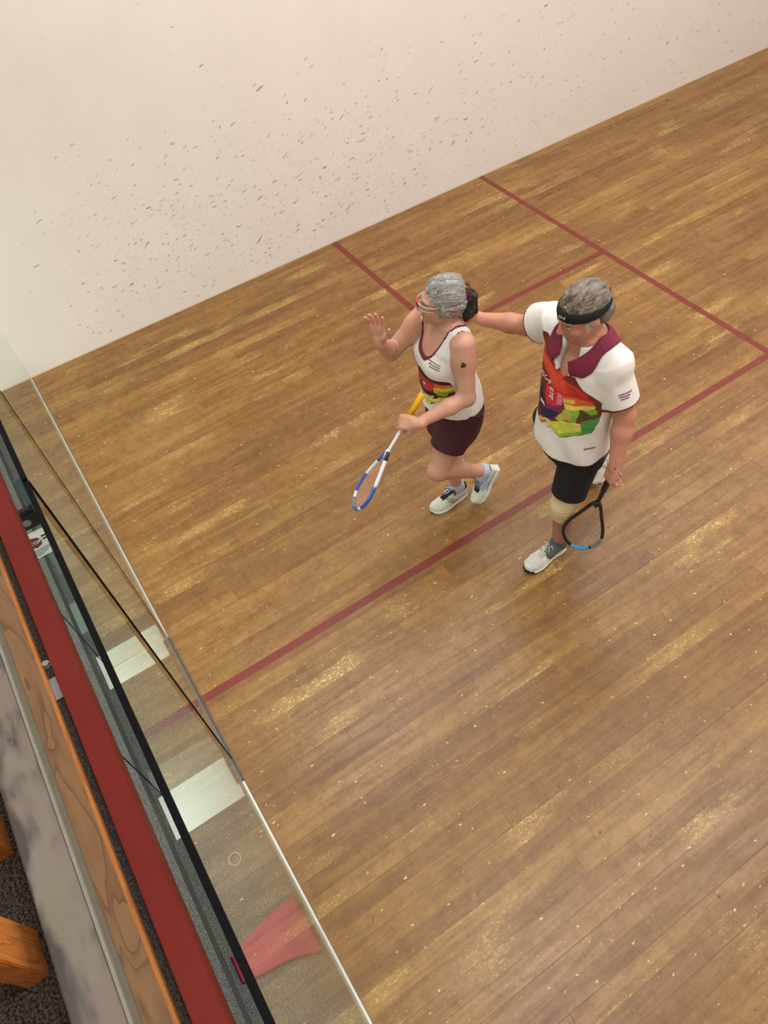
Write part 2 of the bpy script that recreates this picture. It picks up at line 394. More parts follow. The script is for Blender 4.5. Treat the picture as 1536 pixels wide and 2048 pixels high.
# glass fins, floor plates, lock, notice
for x, lab in ((2.735, 'upright glass fin at the upper door edge carrying the STOP notice'), (3.578, 'upright glass fin rising beside the white plate nearest the pink towel')):
    fn = thing('glass_fin', lab, 'glass fin', (x, -0.17, 0), 'glass fins bracing the glass wall')
    box('fin_pane', (x-0.005, -0.342, 0.004), (x+0.005, -0.018, 1.92), M['fin_glass'], fn)
    box('fin_edge', (x-0.0052, -0.345, 0.004), (x+0.0052, -0.3422, 1.92), M['edge'], fn)
for x0, x1, lab in ((2.62, 2.728, 'white plate on the carpet behind the glass, at the upper door edge'), (3.54, 3.648, 'white plate on the carpet behind the glass, nearer the pink towel')):
    pl = thing('floor_plate', lab, 'plate', ((x0+x1)/2, -0.2, 0), 'white floor plates under the glass fins')
    box('plate_sheet', (x0, -0.382, 0.0), (x0+0.232, -0.022, 0.003), M['white'], pl)
tag(box('carpet_patch', (2.19, -0.402, 0.0), (2.43, -0.33, 0.004), plain('pale_carpet', (150, 158, 154), 0.95, 0.3, 200)), 'pale grey patch on the carpet strip between STOP notice and upper white plate', 'mat')
lk = thing('door_lock', 'black door lock box with round silver disc on the glass fin', 'lock', (2.742, -0.19, 1.25))
box('lock_body', (2.741, -0.229, 1.205), (2.765, -0.153, 1.29), M['black'], lk, 0.004)
box('keeper', (2.741, -0.24, 1.300), (2.768, -0.150, 1.312), M['black'], lk, 0.002)
V, F = tube_vf([(2.765, -0.205, 1.247), (2.769, -0.205, 1.247)], 0.017, 24); link('disc', V, F, M['steel'], lk)
box('glass_clamp', (2.7415, -0.16, 1.315), (2.752, -0.118, 1.46), plain('teal_edge', (70, 92, 92), 0.3), lk, 0.003)
M['paper'] = plain('paper', (214, 220, 212), 0.7, 0.03); M['stopred'] = plain('stop_red', (120, 40, 50), 0.6, 0.05)
M['ink'] = plain('ink', (48, 50, 52), 0.7, 0.05)
nt = thing('stop_notice', 'small white notice with red STOP octagon on the glass fin', 'sign', (2.742, -0.21, 1.09))
sx = 2.7415
box('sheet', (sx, -0.272, 1.01), (sx+0.001, -0.172, 1.165), M['paper'], nt)
V, F = tube_vf([(sx+0.001, -0.236, 1.103), (sx+0.0016, -0.236, 1.103)], 0.033, 8)
link('octagon', V, F, M['stopred'], nt)
def text_mesh(body, size, M4, name, mat, parent, ext=0.0004, res=3, aln='CENTER'):
    cu = bpy.data.curves.new('txt', 'FONT'); cu.body = body; cu.size = size; cu.extrude = ext; cu.align_x = aln; cu.align_y = 'CENTER'; cu.resolution_u = res
    cu.offset = size*0.018
    to = bpy.data.objects.new('txt', cu); C.objects.link(to)
    dg = bpy.context.evaluated_depsgraph_get(); me = bpy.data.meshes.new_from_object(to.evaluated_get(dg))
    vs = [tuple(M4 @ v.co) for v in me.vertices]; fs = [list(p.vertices) for p in me.polygons]
    bpy.data.objects.remove(to); bpy.data.curves.remove(cu); bpy.data.meshes.remove(me)
    if name is None: return vs, fs
    return link(name, vs, fs, mat, parent)
Mf = Matrix(((0, 0, 1, sx+0.0022), (1, 0, 0, -0.236), (0, 1, 0, 1.103), (0, 0, 0, 1)))
text_mesh('STOP', 0.026, Mf, 'stop_lettering', M['paper'], nt)
ln = [box_vf((sx+0.0012, -0.266, z), (sx+0.0016, -0.176+dx, z+0.0035)) for z, dx in ((1.056, 0), (1.045, -0.004), (1.034, -0.03), (1.024, -0.05))]
ln += [box_vf((sx+0.0012, -0.197, z), (sx+0.0016, -0.178, z+0.010)) for z in (1.118, 1.100)]
V, F = join(ln); link('print_lines', V, F, M['ink'], nt)

# pink towel on the carpet, a cloth with folds
def towel():
    nx, ny = 40, 46; V = []; F = []
    q = [(4.345, -0.372), (4.455, -0.372), (4.53, -0.035), (4.27, -0.035)]
    for j in range(ny+1):
        for i in range(nx+1):
            s = i/nx; t = j/ny
            a = Vector(q[0]).lerp(Vector(q[1]), s); b = Vector(q[3]).lerp(Vector(q[2]), s); p = a.lerp(b, t)
            w = 0.010 + 0.012*t*abs(math.sin(9*s+2.5*t)) + 0.008*math.sin(5*t+3*s)**2
            if i in (0, nx) or j in (0, ny): w = 0.002
            V.append((p.x+0.012*math.sin(7*t+1)*t, p.y, w))
    n = len(V)
    for j in range(ny):
        for i in range(nx):
            a = j*(nx+1)+i; F.append([a, a+1, a+nx+2, a+nx+1])
    return V, F
V, F = towel()
M['pink'] = plain('pink_terry', (184, 50, 92), 0.95, 0.18, 160, bump=0.5)
tw = tag(link('towel', V, F, M['pink'], None, True), 'crumpled pink towel on the carpet behind the glass wall', 'towel')
md = tw.modifiers.new('thick', 'SOLIDIFY'); md.thickness = 0.003; md.offset = 1
V, F = tube_vf([(4.0+0.027*math.cos(a), -0.189+0.027*math.sin(a), 0.003) for a in np.linspace(0, 2*math.pi, 32, endpoint=False)], 0.0018, 6, True)
tag(link('clear_ring', V, F, M['paper'], None, True), 'small pale ring on the carpet, seen low through the glass', 'ring')
#BODY
# ================================================================ people: implicit bodies turned into one surface
class Field:
    def __init__(s, lo, hi, h):
        s.lo = np.array(lo, float); s.h = h
        s.n = np.ceil((np.array(hi)-s.lo)/h).astype(int)+1
        s.f = np.full(s.n, 0.2, np.float32)
    def region(s, lo, hi):
        a = np.maximum(((np.array(lo)-s.lo)/s.h).astype(int), 0); b = np.minimum(((np.array(hi)-s.lo)/s.h).astype(int)+2, s.n)
        if (b <= a).any(): return None
        ax = [s.lo[i]+s.h*np.arange(a[i], b[i], dtype=np.float32) for i in range(3)]
        X, Y, Z = np.meshgrid(*[q.astype(np.float32) for q in ax], indexing='ij')
        return (slice(a[0], b[0]), slice(a[1], b[1]), slice(a[2], b[2])), X, Y, Z
    def apply(s, lo, hi, fn, k, op='add'):
        pad = max(k, 0.0)*1.2+3*s.h
        r = s.region(np.array(lo)-pad, np.array(hi)+pad)
        if r is None: return
        sl, X, Y, Z = r; d = fn(X, Y, Z); f = s.f[sl]
        if op == 'add':
            if k > 0:
                hh = np.clip(0.5+0.5*(f-d)/k, 0, 1); s.f[sl] = f*(1-hh)+d*hh-k*hh*(1-hh)
            else: s.f[sl] = np.minimum(f, d)
        elif op == 'cut':
            d = -d
            if k > 0:
                hh = np.clip(0.5-0.5*(f-d)/k, 0, 1); s.f[sl] = f*(1-hh)+d*hh+k*hh*(1-hh)
            else: s.f[sl] = np.maximum(f, d)
    def cap(s, a, b, ra, rb, k=0.02, op='add'):
        a = np.array(a, float); b = np.array(b, float); R = max(ra, rb)
        def fn(X, Y, Z):
            d = b-a; L = float(d@d)+1e-12
            t = np.clip(((X-a[0])*d[0]+(Y-a[1])*d[1]+(Z-a[2])*d[2])/L, 0, 1)
            return np.sqrt((X-a[0]-t*d[0])**2+(Y-a[1]-t*d[1])**2+(Z-a[2]-t*d[2])**2)-(ra+(rb-ra)*t)
        s.apply(np.minimum(a, b)-R, np.maximum(a, b)+R, fn, k, op)
    def ell(s, c, R, r, k=0.02, op='add'):
        c = np.array(c, float); R = np.array(R, float); r = np.array(r, float); ext = np.sqrt(((R*r[:, None])**2).sum(0))
        def fn(X, Y, Z):
            dx, dy, dz = X-c[0], Y-c[1], Z-c[2]; q1 = 0; q2 = 0
            for i in range(3):
                u = dx*R[i, 0]+dy*R[i, 1]+dz*R[i, 2]; q1 = q1+(u/r[i])**2; q2 = q2+(u/r[i]**2)**2
            q1 = np.sqrt(q1); return q1*(q1-1)/np.maximum(np.sqrt(q2), 1e-6)
        s.apply(c-ext, c+ext, fn, k, op)
    def spine(s, rings, lat, fr, k=0.02, op='add', p=2.0):
        """rings: list of (centre, half width, front depth, back depth); lat / fr lateral and front axes"""
        Cn = np.array([r[0] for r in rings], float); W = np.array([r[1] for r in rings]); Df = np.array([r[2] for r in rings]); Db = np.array([r[3] for r in rings])
        lat = np.array(lat, float); fr = np.array(fr, float); zz = Cn[:, 2]; o = np.argsort(zz); R = float(max(W.max(), Df.max(), Db.max()))
        zf = np.linspace(zz.min(), zz.max(), 200)
        def it(v):
            y = np.interp(zf, zz[o], v[o]); kk = np.ones(15)/15; yp = np.pad(y, 7, mode='edge'); return np.convolve(yp, kk, 'valid')
        cx, cy, w_, df_, db_ = it(Cn[:, 0]), it(Cn[:, 1]), it(W), it(Df), it(Db)
        lo = [Cn[:, 0].min()-R, Cn[:, 1].min()-R, zz.min()]; hi = [Cn[:, 0].max()+R, Cn[:, 1].max()+R, zz.max()]
        def fn(X, Y, Z):
            zc = Z[0, 0, :]; g = lambda a: np.interp(zc, zf, a).astype(np.float32)[None, None, :]
            dx = X-g(cx); dy = Y-g(cy); u = dx*lat[0]+dy*lat[1]; v = dx*fr[0]+dy*fr[1]
            ww = g(w_); dd = np.where(v > 0, g(df_), g(db_))
            q = (np.abs(u/ww)**p+np.abs(v/dd)**p)**(1/p)
            d = (q-1)*np.minimum(ww, dd)
            return np.maximum(d, np.maximum(zz.min()-Z, Z-zz.max()))
        s.apply(lo, hi, fn, k, op)
    def half(s, pt, n, k=0.0):                            # keep the side opposite to n
        pt = np.array(pt, float); n = np.array(n, float); n /= np.linalg.norm(n)
        ax = [s.lo[i]+s.h*np.arange(s.n[i], dtype=np.float32) for i in range(3)]
        X, Y, Z = np.meshgrid(*ax, indexing='ij')
        d = ((X-pt[0])*n[0]+(Y-pt[1])*n[1]+(Z-pt[2])*n[2]).astype(np.float32)
        s.f = np.maximum(s.f, d)
    def mesh(s):
        f = s.f; f[0] = f[-1] = 0.1; f[:, 0] = f[:, -1] = 0.1; f[:, :, 0] = f[:, :, -1] = 0.1
        neg = f < 0; n = np.array(f.shape)-1
        cnt = np.zeros(n, np.int8)
        for i in (0, 1):
            for j in (0, 1):
                for l in (0, 1): cnt += neg[i:n[0]+i, j:n[1]+j, l:n[2]+l]
        act = np.argwhere((cnt > 0) & (cnt < 8)); idx = -np.ones(n, np.int32); idx[tuple(act.T)] = np.arange(len(act))
        P = np.zeros((len(act), 3)); K = np.zeros(len(act))
        cs = [(i, j, l) for i in (0, 1) for j in (0, 1) for l in (0, 1)]
        val = {c: f[act[:, 0]+c[0], act[:, 1]+c[1], act[:, 2]+c[2]].astype(float) for c in cs}
        for a in cs:
            for ax in range(3):
                if a[ax] == 0:
                    b = list(a); b[ax] = 1; b = tuple(b); va, vb = val[a], val[b]; m_ = (va < 0) != (vb < 0)
                    t = np.where(m_, va/np.where(m_, va-vb, 1), 0); pt = np.array(a, float)[None, :].repeat(len(act), 0); pt[:, ax] += t
                    P[m_] += pt[m_]; K[m_] += 1
        V = s.lo+s.h*(act+P/K[:, None]); F = []
        for ax in range(3):
            o = [q for q in range(3) if q != ax]
            sa = [slice(None)]*3; sb = [slice(None)]*3; sa[ax] = slice(0, -1); sb[ax] = slice(1, None)
            ch = neg[tuple(sa)] != neg[tuple(sb)]
            e = np.argwhere(ch); e = e[(e[:, o[0]] > 0) & (e[:, o[1]] > 0) & (e[:, o[0]] < n[o[0]]) & (e[:, o[1]] < n[o[1]])]
            q = []
            for (da, db) in ((1, 1), (0, 1), (0, 0), (1, 0)):
                c = e.copy(); c[:, o[0]] -= da; c[:, o[1]] -= db; q.append(idx[tuple(c.T)])
            q = np.stack(q, 1); fl = neg[tuple(e.T)]
            if ax == 1: fl = ~fl
            q[~fl] = q[~fl][:, ::-1]
            F.append(q)
        F = np.concatenate(F); F = F[(F >= 0).all(1)]
        return V, F

def unit(v):
    v = np.array(v, float); return v/np.linalg.norm(v)
def frame(f, u):                                           # rows: right, forward, up
    f = unit(f); r = unit(np.cross(f, u)); u = np.cross(r, f); return np.stack([r, f, u])
def smooth_relax(V, F, it=2, lam=0.5):
    n = len(V)
    for _ in range(it):
        acc = np.zeros_like(V); c = np.zeros(n)
        for i in range(4):
            a = F[:, i]; b = F[:, (i+1) % 4]
            np.add.at(acc, a, V[b]); np.add.at(c, a, 1); np.add.at(acc, b, V[a]); np.add.at(c, b, 1)
        V = V+lam*(acc/np.maximum(c, 1)[:, None]-V)
    return V

def add_hand(fd, wr, d, pn, thumb, curl=(0.2, 0.2, 0.25, 0.3), spread=0.12, tcurl=0.3, S=1.0, tip_over=None):
    """wr wrist, d hand direction, pn palm normal (out of the palm), thumb: unit side towards the thumb"""
    d = unit(d); pn = unit(np.array(pn)-np.dot(pn, d)*d); sd = np.cross(d, pn)
    if np.dot(sd, thumb) < 0: sd = -sd
    wr = np.array(wr, float)
    R = np.stack([sd, d, pn])
    fd.cap(wr-d*0.02, wr+d*0.02, 0.026*S, 0.026*S, 0.012)
    fd.ell(wr+d*0.055*S, R, (0.040*S, 0.052*S, 0.0165*S), 0.012)
    for q in (-1, 1): fd.cap(wr+d*0.02*S+sd*0.018*q*S, wr+d*0.088*S+sd*0.026*q*S, 0.015*S, 0.0125*S, 0.012)
    for i, (off, L) in enumerate(((0.030, 0.070), (0.010, 0.078), (-0.011, 0.073), (-0.030, 0.058))):
        b = wr+d*(0.090-0.004*abs(i-1.3))*S+sd*off*S
        ang = spread*(1-i*0.72); c = curl[i]; a = 0.0
        dirf = unit(d*math.cos(ang)+sd*math.sin(ang))
        p = b
        for j, (fr_, r0, r1) in enumerate(((0.44, 0.0100, 0.0090), (0.31, 0.0090, 0.0082), (0.25, 0.0082, 0.0070))):
            a += c*(1.0 if j else 0.7)
            q = p+(dirf*math.cos(a)+pn*math.sin(a))*L*fr_*S
            fd.cap(p, q, r0*S, r1*S, 0.003); p = q
    b = wr+d*0.028*S+sd*0.026*S+pn*0.006; t1 = b+(d*0.55+sd*0.72+pn*0.25*tcurl*2)*0.040*S
    t2 = t1+(d*0.8+sd*(0.55-tcurl)+pn*tcurl*1.2)*0.032*S; t3 = t2+(d*0.85+sd*(0.35-tcurl*1.2)+pn*tcurl*1.5)*0.026*S
    fd.cap(b, t1, 0.016*S, 0.0118*S, 0.010); fd.cap(t1, t2, 0.0115*S, 0.0100*S, 0.003); fd.cap(t2, t3, 0.0100*S, 0.0080*S, 0.003)

def add_head(fd, c, f, u, S=1.0, male=False):
    R = frame(f, u); r, f, u = R; c = np.array(c, float)
    P = lambda a, b, e: c+(r*a+f*b+u*e)*S
    fd.ell(P(0, -0.012, 0.022), R, (0.076*S, 0.098*S, 0.092*S), 0.02)
    fd.ell(P(0, 0.035, -0.028), R, (0.062*S, 0.064*S, 0.085*S), 0.03)
    fd.ell(P(0, 0.045, -0.080), R, (0.044*S, 0.046*S, 0.038*S), 0.03)
    fd.ell(P(0, 0.080, -0.103), R, (0.020*S, 0.016*S, 0.015*S), 0.02)
    for q in (-1, 1):
        fd.ell(P(0.036*q, 0.066, -0.036), R, (0.024*S, 0.022*S, 0.020*S), 0.02)      # cheek
        fd.ell(P(0.033*q, 0.102, 0.004), R, (0.017*S, 0.015*S, 0.011*S), 0.012, 'cut')
        fd.ell(P(0.032*q, 0.080, 0.003), R, (0.0135*S, 0.0135*S, 0.012*S), 0.002)     # eyeball
        fd.cap(P(0.016*q, 0.095, 0.022), P(0.05*q, 0.078, 0.020), 0.007*S, 0.006*S, 0.012)  # brow
        fd.ell(P(0.077*q, -0.008, -0.012), R, (0.009*S, 0.019*S, 0.031*S), 0.004)    # ear
        fd.cap(P(0.011*q, 0.103, -0.034), P(0.012*q, 0.108, -0.036), 0.007*S, 0.006*S, 0.006)
    fd.cap(P(0, 0.090, 0.012), P(0, 0.116, -0.030), 0.007*S, 0.0115*S, 0.008)        # nose
    fd.ell(P(0, 0.094, -0.062), R, (0.021*S, 0.010*S, 0.0055*S), 0.004)
    fd.ell(P(0, 0.092, -0.073), R, (0.019*S, 0.010*S, 0.0060*S), 0.004)
    return R
SK = lambda t: np.array(srgb(*t))
def nrm(V, F):
    a = V[F[:, 2]]-V[F[:, 0]]; b = V[F[:, 3]]-V[F[:, 1]]; n = np.cross(a, b); N = np.zeros_like(V)
    for i in range(4): np.add.at(N, F[:, i], n)
    return N/np.maximum(np.linalg.norm(N, axis=1), 1e-12)[:, None]
def vnoise(V, sc_, seed=0):                                # cheap smooth value noise in 3-D
    r = np.random.default_rng(seed); T = r.random((32, 32, 32)); p = V*sc_; i = np.floor(p).astype(int); f = p-i; f = f*f*(3-2*f); o = 0
    for a in (0, 1):
        for b in (0, 1):
            for c in (0, 1):
                w_ = (f[:, 0] if a else 1-f[:, 0])*(f[:, 1] if b else 1-f[:, 1])*(f[:, 2] if c else 1-f[:, 2])
                o = o+w_*T[(i[:, 0]+a) % 32, (i[:, 1]+b) % 32, (i[:, 2]+c) % 32]
    return o
def seg_d(V, a, b):
    a = np.array(a, float); b = np.array(b, float); d = b-a; t = np.clip(((V-a)@d)/(d@d), 0, 1); return np.linalg.norm(V-a-t[:, None]*d, axis=1)
def face_paint(V, col, c, R, S, brows, lips, male=False, face_tone=None):
    q = (V-np.array(c))@R.T/S; X, Y, Z = q.T
    inface = (Y > 0.04) & (np.abs(X) < 0.08) & (np.abs(Z) < 0.14)
    if face_tone is not None:
        b = np.exp(-(((np.abs(X)-0.038)/0.022)**2+((Z+0.038)/0.022)**2))+np.exp(-((X/0.014)**2+((Z+0.028)/0.022)**2))
        b = np.clip(b, 0, 1)*(Y > 0.03)*0.55; col[:] = col*(1-b[:, None])+face_tone*b[:, None]
    for s_ in (-1, 1):
        e = inface & (((X-0.032*s_)/0.0135)**2+((Z-0.003)/0.0065)**2 < 1); col[e] = SK((205, 196, 188))
        e = inface & ((X-0.032*s_)**2+(Z-0.003)**2 < 0.0055**2); col[e] = SK((52, 42, 38))
        e = inface & (((X-0.032*s_)/0.017)**2+((Z-0.010)/0.0035)**2 < 1); col[e] = SK((96, 62, 50))
        e = inface & (np.abs(X-0.034*s_) < 0.021) & (np.abs(Z-0.023+0.18*np.abs(np.abs(X)-0.03)) < 0.005); col[e] = SK(brows)
    e = inface & ((X/0.023)**2+((Z+0.0675)/0.0105)**2 < 1); col[e] = SK(lips)
    e = inface & (np.abs(X) < 0.021) & (np.abs(Z+0.0675) < 0.0022); col[e] = SK((84, 40, 36))
    return X, Y, Z, inface

def grid_obj(name, fd, mat, parent, colfn=None, relax=1):
    V, F = fd.mesh(); V = smooth_relax(V, F, relax)
    cols = colfn(V, nrm(V, F)) if colfn else None
    return link(name, V, F, mat, parent, True, cols)

# ---------------------------------------------------------------- shoes
M['shoe'] = attr_mat('shoe_upper', 0.55, 0.05, 300, 0.3, 500)
M['sole'] = plain('white_sole', (214, 216, 208), 0.6, 0.05)
M['sole_dark'] = plain('dark_sole', (26, 28, 32), 0.7)
M['lace_dark'] = plain('navy_lace', (18, 20, 34), 0.8)
M['lace_white'] = plain('white_lace', (214, 212, 204), 0.8)
M['sock'] = plain('blue_grey_sock', (176, 190, 214), 0.9)
M['sock_dark'] = plain('dark_sock', (88, 92, 96), 0.9)
def shoe(parent, heel, toe, up, L, side, style, label=None):
    """heel, toe: points on the ground line of the sole; side +1 right foot, -1 left foot"""
    heel = np.array(heel, float); toe = np.array(toe, float); f = unit(toe-heel); R = frame(f, up); r, f, u = R
    W = L*0.19; loc = lambda a, b, e: (a, b, e)
    I = np.eye(3); h = 0.0028
    def outline(X, Y, grow=0.0):
        t = np.clip(Y/L, 0, 1); cx = side*(-0.012*np.sin(math.pi*t)*0.7-0.010*t**2)
        hw = np.interp(t, [0, 0.06, 0.2, 0.42, 0.7, 0.86, 0.95, 1.0], [0.0, 0.62, 0.76, 0.74, 1.0, 0.88, 0.60, 0.0])*L*0.183
        return np.abs(X-cx), hw+grow, t
    def to_world(V): return heel+V@R
    fd = Field((-0.09, -0.03, -0.012), (0.09, L+0.03, 0.15), h)
    sl, X, Y, Z = fd.region(fd.lo, fd.lo+fd.n*h)
    ax_, hw, t = outline(X, Y)
    spring = 0.012*np.clip((t-0.75)/0.25, 0, 1)**2
    H = np.interp(t, [0, 0.1, 0.28, 0.42, 0.62, 0.82, 0.95, 1.0], [0.082, 0.090, 0.078, 0.088, 0.062, 0.047, 0.038, 0.026])
    zz = Z-spring-0.016
    q = (np.abs(ax_/np.maximum(hw*1.0, 1e-4))**2.4+np.abs(np.clip(zz, 0, None)/H)**2.2)**(1/2.3)
    d = np.maximum((q-1)*0.03, -zz)
    d = np.maximum(d, np.maximum(-Y+0.004, Y-L+0.001)); fd.f = d.astype(np.float32)
    # foot opening
    fd.ell((0, L*0.24, 0.115), I, (0.031, L*0.17, 0.045), 0.006, 'cut')
    V, F = fd.mesh(); V = smooth_relax(V, F, 2)
    t = V[:, 1]/L; x = V[:, 0]; z = V[:, 2]
    col = np.ones((len(V), 3))*(SK((206, 214, 202)) if style == 'w' else SK((216, 214, 206)))
    top = (np.abs(x+0.008*side) < 0.021-0.006*t) & (t > 0.36) & (t < 0.70) & (z > 0.045)
    collar = (z > 0.074-0.02*(t > 0.15)) & (t < 0.42) & (z > np.interp(t, [0, 0.42], [0.070, 0.078]))
    if style == 'w':
        col[top | collar] = SK((20, 22, 36))
        for k in (0, 1, 2): 
            st = (np.abs(x) > 0.02) & (np.abs((z-0.02)-(t-0.32-0.055*k)*0.24) < 0.0026) & (t > 0.28) & (t < 0.62); col[st] = SK((40, 44, 56))
        st = (np.abs(z-0.030-0.012*np.sin(6*t)) < 0.002) & (t > 0.1) & (t < 0.6); col[st] = SK((58, 64, 74))
    else:
        col[top] = SK((186, 186, 178)); col[collar] = SK((40, 44, 50))
        hl = (t < 0.3) & (z > 0.018) & (z < 0.052); col[hl & (t > 0.08)] = SK((196, 220, 70)); col[hl & (t < 0.10)] = SK((120, 160, 190))
        for a in (0.0, 0.075):
            st = (np.abs(x) > 0.018) & (np.abs((z-0.020)-(t-0.34-a)*0.30) < 0.0032) & (t > 0.3) & (t < 0.56); col[st] = SK((24, 26, 32))
        for a in (0.0, 0.07):
            st = (np.abs(x) > 0.018) & (np.abs((z-0.050)+(t-0.36-a)*0.30) < 0.0028) & (t > 0.33) & (t < 0.54); col[st] = SK((24, 26, 32))
        mesh_ = (z > 0.03) & (t > 0.66) & (t < 0.93) & (np.abs(x) < 0.036); col[mesh_] = SK((196, 196, 188))
    o = link('shoe', to_world(V), F, M['shoe'], parent, True, col)
    if label: o['label'] = label
    # sole
    fs = Field((-0.09, -0.03, -0.012), (0.09, L+0.03, 0.06), h)
    sl, X, Y, Z = fs.region(fs.lo, fs.lo+fs.n*h)
    ax_, hw, t = outline(X, Y, 0.004); spring = 0.012*np.clip((t-0.75)/0.25, 0, 1)**2
    thick = np.interp(t, [0, 0.5, 1], [0.030, 0.022, 0.021])
    d = np.maximum(np.maximum(ax_-hw, np.maximum(Z-spring-thick, spring-Z)), np.maximum(-Y-0.004, Y-L-0.003)); fs.f = d.astype(np.float32)
    V, F = fs.mesh(); V = smooth_relax(V, F, 2)
    tt = V[:, 1]/L; col = np.ones((len(V), 3))*SK((222, 222, 216)); sp = 0.012*np.clip((tt-0.75)/0.25, 0, 1)**2
    if style == 'w': col[(V[:, 2]-sp) < 0.006] = SK((150, 156, 160))
    else: col[((V[:, 2]-sp) < 0.010) | ((tt > 0.90))] = SK((22, 26, 34))
    link('sole', to_world(V), F, M['shoe'], o, True, col)
    # laces
    parts = []
    hz = lambda tt_: np.interp(tt_, [0.36, 0.42, 0.62, 0.82], [0.099, 0.103, 0.079, 0.064])+0.002
    for j in range(6):
        ta = 0.40+j*0.050; wd = 0.024-0.0010*j
        for q in (-1, 1):
            pts = []
            for e in np.linspace(-1, 1, 9):
                pts.append((q*e*wd-0.006*side, (ta+0.022*(e+1)/2)*L, hz(ta)+0.001-0.010*e*e))
            parts.append(tube_vf(pts, 0.0024, 5))
    for q in (-1, 1):                                        # bow loops and loose ends
        b = np.array([-0.006*side, 0.40*L, hz(0.40)+0.003])
        parts.append(tube_vf([b, b+[0.018*q, 0.004, 0.010], b+[0.036*q, 0.010, 0.004], b+[0.034*q, -0.004, -0.004], b+[0.014*q, -0.004, 0.002], b], 0.0022, 5))
        parts.append(tube_vf([b, b+[0.014*q, 0.020, 0.006], b+[0.028*q, 0.036, -0.006]], 0.0020, 5))
    V, F = join(parts); link('laces', to_world(np.array(V)), F, M['lace_dark' if style == 'w' else 'lace_white'], o, True)
    return R
def sock(parent, an, kn, toe_pt, r, mat, top=0.075):
    an = np.array(an, float); kn = np.array(kn, float); toe_pt = np.array(toe_pt, float); d = unit(kn-an)
    fd = Field(np.minimum(np.minimum(an, toe_pt), an+d*top)-0.07, np.maximum(np.maximum(an, toe_pt), an+d*top)+0.07, 0.003)
    flat_tube(fd, an-d*0.01, an+d*top, r, r+0.001, 0.0); fd.cap(an, an+(toe_pt-an)*0.6, r, r*0.78, 0.015)
    V, F = fd.mesh(); V = smooth_relax(V, F, 2); link('sock', V, F, mat, parent, True)

# ---------------------------------------------------------------- rackets
def racket(name, label, butt, tip, nrm_, colors, grip_len, L=0.685):
    butt = np.array(butt, float); ax = unit(np.array(tip, float)-butt); n = unit(np.array(nrm_, float)-np.dot(nrm_, ax)*ax); s_ = np.cross(ax, n)
    P = lambda a, b, c=0.0: butt+ax*a+s_*b+n*c
    rk = thing(name, label, 'racket', tuple(butt))
    HL = colors['head']; HW = colors['width']; c0 = L-HL
    V, F = tube_vf([P(0, 0), P(0.006, 0), P(0.01, 0), P(0.03, 0), P(grip_len, 0)], [0.013, 0.0165, 0.0175, 0.0155, 0.0145], 8)
    link('grip', V, F, colors['grip'], rk, True)
    if colors.get('collar'):
        V, F = tube_vf([P(grip_len-0.002, 0), P(grip_len+0.05, 0)], [0.0158, 0.0135], 12); link('grip_collar', V, F, colors['collar'], rk, True)
    V, F = tube_vf([P(grip_len*0.9, 0), P(grip_len+0.05, 0), P(c0-0.02, 0), P(c0+0.03, 0)], [0.011, 0.0105, 0.0095, 0.012], 10, squash=(n, 0.8))
    link('shaft', V, F, colors['shaft'], rk, True)
    N = 72; pts = []
    for i in range(N+1):
        t = i/N; a = -math.pi+2*math.pi*t
        y = (1+math.cos(a))/2                                # 0 at throat, 1 at tip
        wdt = math.sin(a)*(0.42+0.66*(lambda q: q*q*(3-2*q))(min(1.0, y/0.85)))
        pts.append((y, wdt))
    loop = [P(c0+HL*y, HW/2*w_) for y, w_ in pts[:-1]]
    # frame in coloured lengths: (from, to, material)
    fr = link('frame', *tube_vf(loop, 0.0088, 8, True, squash=(n, 1.15)), colors['frame'], rk, True)
    for nm, a, b, mt in colors.get('bands', []):
        k0, k1 = int(a*N), int(b*N); V, F = tube_vf([loop[i % N] for i in range(k0, k1+1)], 0.0094, 8, squash=(n, 1.15)); link(nm, V, F, mt, fr, True)
    V, F = tube_vf([P(c0-0.01+0.02*0, 0), P(c0+0.035, 0)], [0.012, 0.009], 8); link('throat', V, F, colors['shaft'], fr, True)
    parts = []
    ys = np.array([p[0] for p in pts]); ws = np.array([p[1] for p in pts])
    half_ = ws[N//2:]; yh = ys[N//2:]; o = np.argsort(yh)
    wat = lambda y: abs(np.interp(y, yh[o], np.abs(half_[o])))
    for y in np.linspace(0.07, 0.965, 20):
        w_ = wat(y)*HW/2; parts.append(tube_vf([P(c0+HL*y, -w_), P(c0+HL*y, w_)], 0.0009, 4))
    yy_ = np.linspace(0, 1, 200); wy = np.array([wat(q) for q in yy_])
    for x in np.linspace(-0.86, 0.86, 14):
        ok = yy_[wy > abs(x)]
        if len(ok) > 2: parts.append(tube_vf([P(c0+HL*ok[0], x*HW/2), P(c0+HL*ok[-1], x*HW/2)], 0.0009, 4))
    V, F = join(parts); link('strings', V, F, colors['string'], fr)
    return rk
